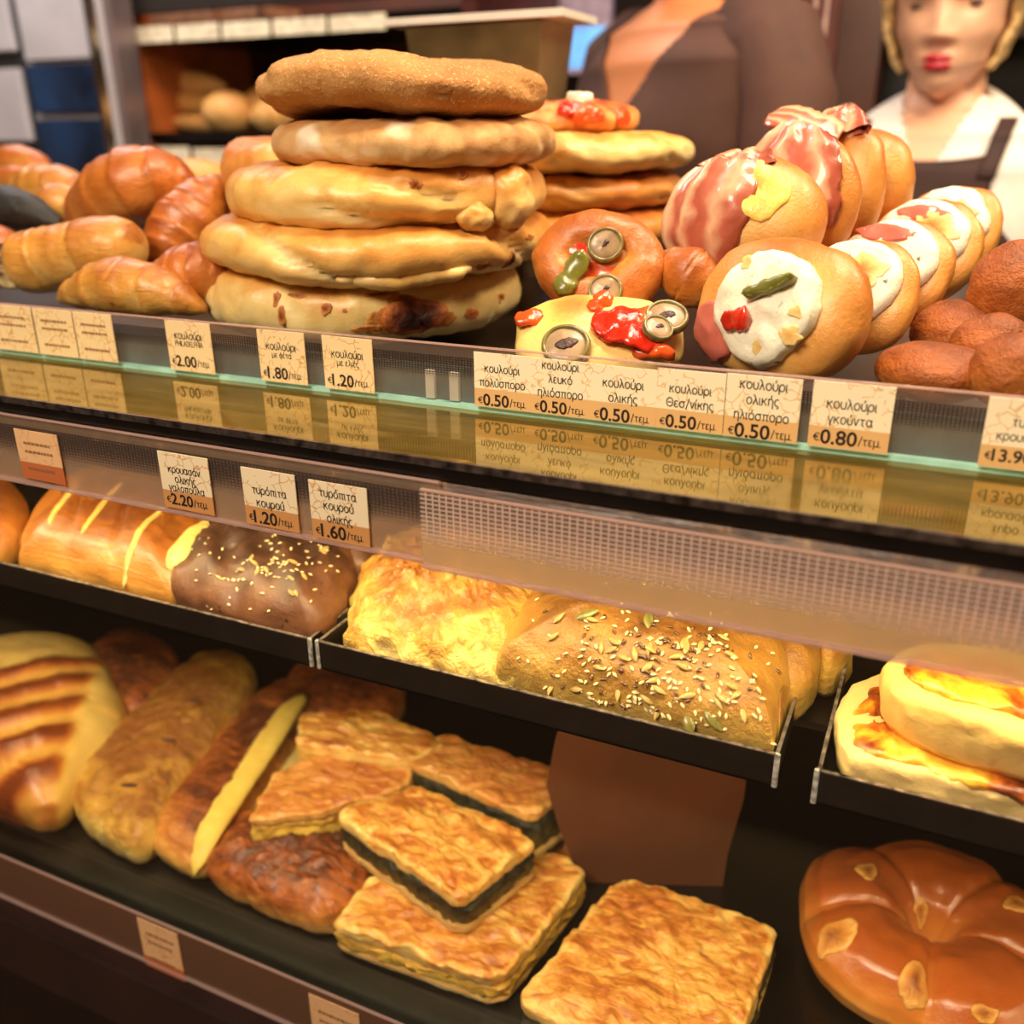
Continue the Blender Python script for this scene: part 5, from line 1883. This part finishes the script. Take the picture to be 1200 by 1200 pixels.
# steel hopper with a bright flange, on the deck behind the stack
hp = thing('steel_container', 'tapered steel container with a bright rim behind the tall stack', 'container', (at(575, 80, .86).x, .86, Z_TOP))
zt = at(575, 20, .80).z - Z_TOP
hw = (at(668, 60, .8).x - at(500, 60, .8).x) / 2
bm_ = bmesh.new()
vs = []
for zz, k in ((0, .62), (zt, 1.0), (zt, .96), (.004, .58)):
    vs.append([bm_.verts.new((sx * hw * k, sy * hw * .55 * k, zz)) for sx, sy in ((-1, -1), (1, -1), (1, 1), (-1, 1))])
for i in range(3):
    for j in range(4):
        bm_.faces.new((vs[i][j], vs[i][(j + 1) % 4], vs[i + 1][(j + 1) % 4], vs[i + 1][j]))
bm_.faces.new(vs[0][::-1])
bm_.faces.new(vs[3])
bmesh.ops.recalc_face_normals(bm_, faces=bm_.faces[:])
me = bpy.data.meshes.new('body')
bm_.to_mesh(me)
bm_.free()
link('body', me, plain('olive_steel', (150, 132, 92), .25, .8, scale=12, var=.3), hp, False)
fl_ = MB()
fl_.box(-hw * 1.3, hw * 1.3, -hw * .62, -hw * .5, zt, zt + .006).box(-hw * 1.3, hw * 1.3, hw * .5, hw * .62, zt, zt + .006).box(-hw * 1.3, -hw * .95, -hw * .5, hw * .5, zt, zt + .006).box(hw * .95, hw * 1.3, -hw * .5, hw * .5, zt, zt + .006)
fl_.build('flange', plain('bright_steel', (240, 238, 232), .35, .15, var=.02), hp)
# small screen on the rear wall
mo = thing('monitor', 'small bright blue screen between the steel container and the person in brown', 'monitor', (at(680, 50, 2.2).x, 2.2, at(680, 86, 2.2).z))
w2, hh = (at(716, 50, 2.2).x - at(648, 50, 2.2).x) / 2, at(680, -20, 2.2).z - at(680, 86, 2.2).z
MB().box(-w2, w2, 0, .03, 0, hh).build('casing', plain('pale_casing', (190, 170, 200), .4), mo, .004)
MB().box(-w2 * .8, w2 * .85, -.002, .001, .01, hh * .52).build('display', plain('lit_display', (90, 150, 220), .3, emit=((110, 170, 255), .9), scale=14, var=.5), mo)
MB().box(-.05, .05, .03, .42, hh * .3, hh * .5).build('wall_arm', M_black, mo)
# mahogany column with beading
colx = [at(p, 60, 1.78).x for p in (925, 978, 1030, 1062)]
pc = thing('wooden_column', 'mahogany column with two rows of beading between the two people', 'column', (colx[1], 1.78, 0))
MB().box(colx[0] - colx[1], 0, 0, .10, 0, 2.8).build('panel', M_maho, pc)
MB().box(.0, colx[2] - colx[1], .02, .10, 0, 2.8).build('recessed_panel', plain('dark_maho', (70, 32, 18), .4, scale=8, var=.2), pc)
for px in (951, 964):
    x = at(px, 60, 1.78).x - colx[1]
    n = 150
    path = [Vector((x, -.002, .9 + 1.3 * i / n)) for i in range(n)]
    tube_obj('beading', plain('bead_cream%d' % px, (206, 170, 160), .4), pc, path, lambda q: .0035 + .0016 * math.cos(q * n * PI), lambda q: .0035 + .0016 * math.cos(q * n * PI), up=Vector((1, 0, 0)), n=8)
sh = thing('dark_shelving', 'dark shelving with faint bottles behind the person in white', 'shelving', (at(1130, 60, 1.95).x, 1.95, 0))
MB().box(-.42, .6, .05, .35, 0, 2.4).build('back', M_black, sh)
for z0 in (1.30, 1.50, 1.70):
    MB().box(-.42, .6, .0, .05, z0, z0 + .02).build('shelf_edge', plain('dim_edge%d' % int(z0 * 100), (60, 48, 40), .4, .4), sh)


# ------------------------------------------------------------------ people
def sm(a, b, x):
    t = max(0, min(1, (x - a) / (b - a)))
    return t * t * (3 - 2 * t)


def lerp_tab(tab, z):
    for (z0, v0), (z1, v1) in zip(tab, tab[1:]):
        if z >= z1:
            q = sm(z0, z1, z)
            return [a + (b - a) * q for a, b in zip(v0, v1)]
    return list(tab[-1][1])


# (z, (half width, front, back)) from the eye line
HEAD = [(.118, (.004, .000, .030)), (.110, (.036, .036, .066)), (.092, (.058, .066, .086)), (.06, (.072, .086, .098)), (.02, (.073, .092, .100)), (-.03, (.067, .090, .092)), (-.066, (.054, .089, .070)), (-.088, (.040, .086, .045)), (-.102, (.026, .078, .020)), (-.110, (.010, .058, .0))]
TORSO = [(-.06, (.048, .030, .075)), (-.112, (.050, .036, .078)), (-.134, (.058, .048, .082)), (-.148, (.110, .062, .090)), (-.170, (.168, .080, .096)), (-.215, (.194, .100, .102)), (-.30, (.182, .118, .104)), (-.42, (.150, .108, .098)), (-.52, (.145, .104, .100)), (-.64, (.172, .110, .115)), (-.80, (.170, .11, .11)), (-1.1, (.14, .10, .10)), (-1.46, (.12, .10, .09))]


def sect(w, f, b, n, e=.92):
    out = []
    for i in range(n):
        a = 2 * PI * i / n
        s, c = math.sin(a), math.cos(a)
        x = math.copysign(abs(s) ** e, s) * w
        y = -math.copysign(abs(c) ** e, c) * (f if c > 0 else b)
        out.append(Vector((x, y, 0)))
    return out


def g(x, s):
    return math.exp(-x * x / (2 * s * s))


def face_disp(p, female):
    d = 0.0
    if p.y < 0:
        x, z = p.x, p.z
        d += .0165 * g(x, .0075) * sm(.012, -.034, z) * sm(-.046, -.036, z)
        d += .007 * g(abs(x) - .012, .006) * g(z + .037, .006)
        d += .0065 * g(x, .018) * (g(z + .061, .0045) + g(z + .071, .005))
        d -= .003 * g(x, .020) * g(z + .066, .0022)
        d -= .004 * g(x, .010) * g(z + .050, .005)
        d += .006 * g(x, .016) * g(z + .100, .012)
        d -= .009 * g(abs(x) - .031, .012) * g(z + .002, .009)
        d += .004 * g(abs(x) - .030, .016) * g(z - .020, .007)
        d += .004 * g(abs(x) - .040, .016) * g(z + .034, .018)
    return d


def head_rows(nz_=90, n=96, off=0.0, female=True):
    rows = []
    for i in range(nz_ + 1):
        z = .118 - (.232) * i / nz_
        w, f, b = lerp_tab(HEAD, z)
        row = []
        for p in sect(w, f, b, n):
            q = Vector((p.x, p.y + .0, z))
            r = Vector((p.x, p.y, 0))
            q.y -= face_disp(q, female)
            if off and r.length > 0:
                q += r.normalized() * off
            row.append(q)
        rows.append(row)
    return rows


def torso_rows(z0, z1, k, n=72, off=0.0):
    rows = []
    for i in range(k + 1):
        z = z0 + (z1 - z0) * i / k
        w, f, b = lerp_tab(TORSO, z)
        rows.append([Vector((p.x, p.y + .012, z)) + (Vector((p.x, p.y, 0)).normalized() * off) for p in sect(w, f, b, n)])
    return rows


def person(label, eye, yaw, pitch, skin, shirt, hair, female=True, vdepth=-.215, vwide=.75, apron=None, lips=None, long_hair=True, roll_=0.0):
    t = thing('person', label, 'person', (eye.x, eye.y, 0), yaw)
    E = eye.z

    def place(o):
        o.location = (0, 0, E)
        return o
    # body: head, neck, torso, arms and legs fused into one skin
    V, Fs = [], []

    def add(rows, closed=True):
        b0 = len(V)
        n = len(rows[0])
        for r in rows:
            V.extend(r)
        for i in range(len(rows) - 1):
            for j in range(n):
                Fs.append((b0 + i * n + j, b0 + i * n + (j + 1) % n, b0 + (i + 1) * n + (j + 1) % n, b0 + (i + 1) * n + j))
        Fs.append(tuple(b0 + j for j in range(n))[::-1])
        Fs.append(tuple(b0 + (len(rows) - 1) * n + j for j in range(n)))
    HM = Matrix.Translation((0, .03, -.10)) @ Matrix.Rotation(pitch, 4, 'X') @ Matrix.Rotation(roll_, 4, 'Y') @ Matrix.Translation((0, -.03, .10))
    add([[HM @ p for p in r] for r in head_rows()])
    add(torso_rows(-.06, -.80, 90))
    for s in (-1, 1):
        pth = [Vector((s * x, y, z)) for x, y, z in ((.14, .01, -.182), (.180, .01, -.207), (.200, .01, -.29), (.203, .01, -.40), (.20, .0, -.48), (.195, -.06, -.55), (.185, -.13, -.60), (.18, -.19, -.63))]
        rows, _ = tube(pth, lambda q: .048 - .022 * q, lambda q: .048 - .022 * q, up=Vector((0, 1, .01)), n=20)
        add(rows)
        hand = [Vector((s * .18, -.19, -.63)), Vector((s * .178, -.23, -.65)), Vector((s * .176, -.27, -.665))]
        rows, _ = tube(hand, lambda q: .030 - .004 * q, .016, n=16)
        add(rows)
        for k in range(4):
            L_ = (.060, .070, .066, .052)[k]
            x = s * (.176 + (.026 - .017 * k) * -1)
            fg = [Vector((x, -.265, -.664)), Vector((x, -.265 - L_ * .5, -.672)), Vector((x, -.265 - L_ * .9, -.690)), Vector((x, -.265 - L_, -.700))]
            rows, _ = tube(fg, .0085, .0085, n=10)
            add(rows)
        th_ = [Vector((s * .155, -.21, -.64)), Vector((s * .135, -.235, -.65)), Vector((s * .125, -.265, -.662))]
        rows, _ = tube(th_, .010, .010, n=10)
        add(rows)
        lg = [Vector((s * .085, .01, -.76)), Vector((s * .085, .01, -1.0)), Vector((s * .085, .015, -1.25)), Vector((s * .085, .02, -E + .05)), Vector((s * .085, .0, -E + .03))]
        rows, _ = tube(lg, lambda q: .085 - .045 * q, lambda q: .085 - .045 * q, up=Vector((0, 1, .01)), n=20)
        add(rows)
        ft = [Vector((s * .085, .06, -E + .035)), Vector((s * .085, -.02, -E + .036)), Vector((s * .085, -.10, -E + .028)), Vector((s * .085, -.16, -E + .02))]
        rows, _ = tube(ft, lambda q: .036, lambda q: .035 - .015 * q, n=14)
        add(rows)
    me0 = mesh('body', V, Fs)
    fix_normals(me0)
    tmp = bpy.data.objects.new('tmp', me0)
    COL.objects.link(tmp)
    rm = tmp.modifiers.new('r', 'REMESH')
    rm.mode = 'VOXEL'
    rm.voxel_size = .0036
    sm_ = tmp.modifiers.new('s', 'SMOOTH')
    sm_.iterations = 3
    sm_.factor = .4
    me = bpy.data.meshes.new_from_object(tmp.evaluated_get(bpy.context.evaluated_depsgraph_get()))
    bpy.data.objects.remove(tmp)
    me.name = 'body'
    place(link('body', me, skin, t))
    # hair
    rows = head_rows(70, 96, .010, female)
    V2, F2 = [], []
    n = 96
    lowz = -.085 if long_hair else -.05
    for r in rows:
        V2 += [HM @ (p + Vector((0, .004, .006)) + Vector((p.x, p.y, 0)).normalized() * .004 * noise.noise(Vector((p.x * 60, p.y * 60, p.z * 9)))) for p in r]
    for i in range(len(rows) - 1):
        for j in range(n):
            p = (rows[i][j] + rows[i + 1][(j + 1) % n]) / 2
            if p.z < lowz:
                continue
            if p.y < -.030 - .02 * sm(.0, .07, p.z) and p.z < .062 - .35 * abs(p.x):
                continue
            F2.append((i * n + j, i * n + (j + 1) % n, (i + 1) * n + (j + 1) % n, (i + 1) * n + j))
    hm = mesh('hair', V2, F2)
    fix_normals(hm)
    ho = place(link('hair', hm, hair, t))
    so = ho.modifiers.new('thick', 'SOLIDIFY')
    so.thickness = .009
    so.offset = 1
    if female:
        for s in (-1, 1):
            pth = [HM @ Vector((s * x, y, z)) for x, y, z in ((.050, -.066, .075), (.074, -.045, .04), (.079, -.030, .0), (.077, -.012, -.03), (.066, .02, -.06))]
            place(tube_obj('hair_lock', hair, t, pth, lambda q: .012 - .006 * q, lambda q: .010 - .005 * q, n=12, amp=.001, freq=90))
    # face parts
    def face_y(x, z):
        w, f, b = lerp_tab(HEAD, z)
        u = min(1, abs(x) / w)
        c = (1 - u ** (2 / .92)) ** (.92 / 2)
        return -f * c - face_disp(Vector((x, -f * c, z)), female)
    for s in (-1, 1):
        eb = blob('eye', plain('eye_dark%d' % s, (70, 46, 36), .2, coat=.6), t, .0125, .006, .0042, nu=24, nv=14, amp=0)
        eb.location = Vector((0, 0, E)) + HM @ Vector((s * .031, face_y(s * .031, -.002) + .0025, -.002))
        eb.rotation_euler = (pitch, 0, s * -.25)
        br = tube_obj('eyebrow', hair, t, [HM @ Vector((s * x, face_y(s * x, z) - .001, z)) for x, z in ((.016, .017), (.026, .021), (.036, .022), (.047, .016))], .0035, .002, n=8)
        place(br)
        er = blob('ear', skin, t, .008, .018, .030, nu=20, nv=14, amp=.001)
        er.location = Vector((0, 0, E)) + HM @ Vector((s * .073, .012, -.018))
    if lips:
        def lipfn(u, v):
            x, z = u, -.066 + v
            return HM @ Vector((x, face_y(x, z), z))
        patch.out = lambda c: Vector((0, -1, 0))
        for v0, dv, nm in ((.0045, .0055, 'upper_lip'), (-.0055, .0060, 'lower_lip')):
            o = patch(nm, lips, t, lipfn, 0, v0, .0172, dv * .8, .0012, .0004, 3, .05)
            o.location = (0, 0, E)
        patch.out = lambda c: c
    # shirt: torso shell with a V opening and sleeves
    rows = torso_rows(-.120, -.66, 220, 288, .007)
    V2, F2 = [p for r in rows for p in r], []
    n = 288
    for i in range(len(rows) - 1):
        for j in range(n):
            p = (rows[i][j] + rows[i + 1][(j + 1) % n]) / 2
            if p.y < 0 and p.z > vdepth and abs(p.x) < (p.z - vdepth) * vwide:
                continue
            F2.append((i * n + j, i * n + (j + 1) % n, (i + 1) * n + (j + 1) % n, (i + 1) * n + j))
    hm = mesh('shirt', V2, F2)
    fix_normals(hm)
    so_o = place(link('shirt', hm, shirt, t))
    so = so_o.modifiers.new('thick', 'SOLIDIFY')
    so.thickness = .003
    for s in (-1, 1):
        pth = [Vector((s * x, y, z)) for x, y, z in ((.115, .012, -.184), (.168, .012, -.196), (.198, .01, -.26), (.200, .01, -.36), (.199, .005, -.45), (.198, -.03, -.51))]
        place(tube_obj('sleeve', shirt, t, pth, lambda q: .058 - .006 * q, lambda q: .060 - .008 * q, up=Vector((0, 1, .01)), n=28, amp=.004, freq=22, seed=3))
        # collar flap folded over, from the back of the neck down to the V
        P = []
        for i in range(15):
            q = i / 14
            a0 = R(150) * (1 - q)
            zz = -.112 - .012 * q - (abs(vdepth) - .134) * q ** 1.6
            top = Vector((s * (.056 * math.sin(a0) + .002), .014 + .075 * (-math.cos(a0)) * (1 if a0 > PI / 2 else .75) - .030 * q ** 2, zz + .014))
            outw = Vector((s * (.050 * math.sin(a0) + .045 * math.sin(PI * q) * .8 + .014), 0, 0))
            low = top + outw * .75 + Vector((0, -.012 - .02 * q, -.034 - .016 * math.sin(PI * q)))
            P.append([top.lerp(low, k / 6) + Vector((0, -.004 * math.sin(PI * k / 6), .006 * math.sin(PI * k / 6))) for k in range(7)])
        cm = gridmesh('collar', P, False, False)
        fix_normals(cm)
        co = place(link('collar', cm, shirt, t))
        so = co.modifiers.new('thick', 'SOLIDIFY')
        so.thickness = .004
    tr = torso_rows(-.62, -.84, 20, 72, .010)
    tm = gridmesh('trousers', tr, False, True)
    fix_normals(tm)
    tro = place(link('trousers', tm, M_black, t))
    for s in (-1, 1):
        lg = [Vector((s * .085, .01, -.76)), Vector((s * .087, .01, -1.0)), Vector((s * .087, .015, -1.25)), Vector((s * .087, .02, -E + .05))]
        place(tube_obj('trouser_leg', M_black, t, lg, lambda q: .098 - .040 * q, lambda q: .098 - .040 * q, up=Vector((0, 1, .01)), n=24))
        ft = [Vector((s * .085, .07, -E + .040)), Vector((s * .085, -.02, -E + .042)), Vector((s * .085, -.10, -E + .034)), Vector((s * .085, -.17, -E + .028))]
        place(tube_obj('shoe', M_black, t, ft, lambda q: .044, lambda q: .042 - .014 * q, n=18))
    if apron:
        def surf(x, z, off):
            w, f, b = lerp_tab(TORSO, z)
            w += off
            u = min(.999, abs(x) / w)
            return Vector((x, .012 - (f + off) * (1 - u ** (2 / .92)) ** (.46), z))
        P = []
        for i in range(40):
            z = -.200 - .56 * i / 39
            hwid = .088 + .055 * sm(-.24, -.34, z)
            P.append([surf(hwid * (k / 15 * 2 - 1), z + (.010 * (k / 15 * 2 - 1) ** 2 if i == 0 else 0), .015 + .002 * noise.noise(Vector((k * .4, i * .2, 1)))) for k in range(16)])
        am = gridmesh('apron_bib', P, False, False)
        fix_normals(am)
        ao = place(link('apron_bib', am, apron, t))
        so = ao.modifiers.new('thick', 'SOLIDIFY')
        so.thickness = .003
        for s in (-1, 1):
            P = []
            for i in range(16):
                z = -.222 + .075 * i / 15
                x = s * (.080 + .012 * i / 15)
                P.append([surf(x - s * .011 * k, z, .017) for k in (-1, -.5, 0, .5, 1)])
            am = gridmesh('apron_strap', P, False, False)
            fix_normals(am)
            ao = place(link('apron_strap', am, apron, t))
            so = ao.modifiers.new('thick', 'SOLIDIFY')
            so.thickness = .003
    return t


M_skin = bread('skin', [(0, (236, 184, 154)), (.5, (226, 168, 138)), (1, (206, 140, 112))], ns=12, amp=.3, bump=.03, fine=.02, rough=.45, sss=.15, bake=0)
M_skin2 = bread('tanned_skin', [(0, (214, 138, 92)), (.5, (198, 120, 76)), (1, (170, 94, 56))], ns=12, amp=.3, bump=.03, fine=.02, rough=.45, sss=.15, bake=0)
M_shirt = plain('white_cotton', (240, 232, 228), .8, scale=30, var=.03)
M_shirtb = plain('brown_cotton', (86, 56, 48), .8, scale=12, var=.12)
M_apron = plain('brown_apron', (58, 34, 32), .75, scale=20, var=.12)
M_blond = plain('blonde_hair', (204, 172, 120), .45, scale=90, var=.25)
M_darkh = plain('dark_hair', (44, 28, 22), .45, scale=90, var=.25)
M_lips = plain('red_lips', (200, 40, 62), .3, var=.06, coat=.2)
def stand(px, py, Y):
    """eye-line point of a head whose face plane shows at that pixel"""
    e = at(px, py, Y)
    d = Vector((e.x, e.y, e.z - CAMZ))
    d = d * (1 + .085 / d.length)
    return Vector((d.x, d.y, d.z + CAMZ))


eye = stand(1122, -2, 1.45)
person('person in a white shirt and brown apron with red lips, looking down behind the counter', eye, -math.atan2(eye.x, eye.y) + R(-8), R(7), M_skin, M_shirt, M_blond, True, -.236, .44, M_apron, M_lips)
eye = stand(812, -138, 1.29)
person('person in a brown open-collared shirt turned away to the left, head above the frame', eye, -math.atan2(eye.x, eye.y) + R(-54), R(4), M_skin2, M_shirtb, M_darkh, False, -.290, .80, None, None, False)
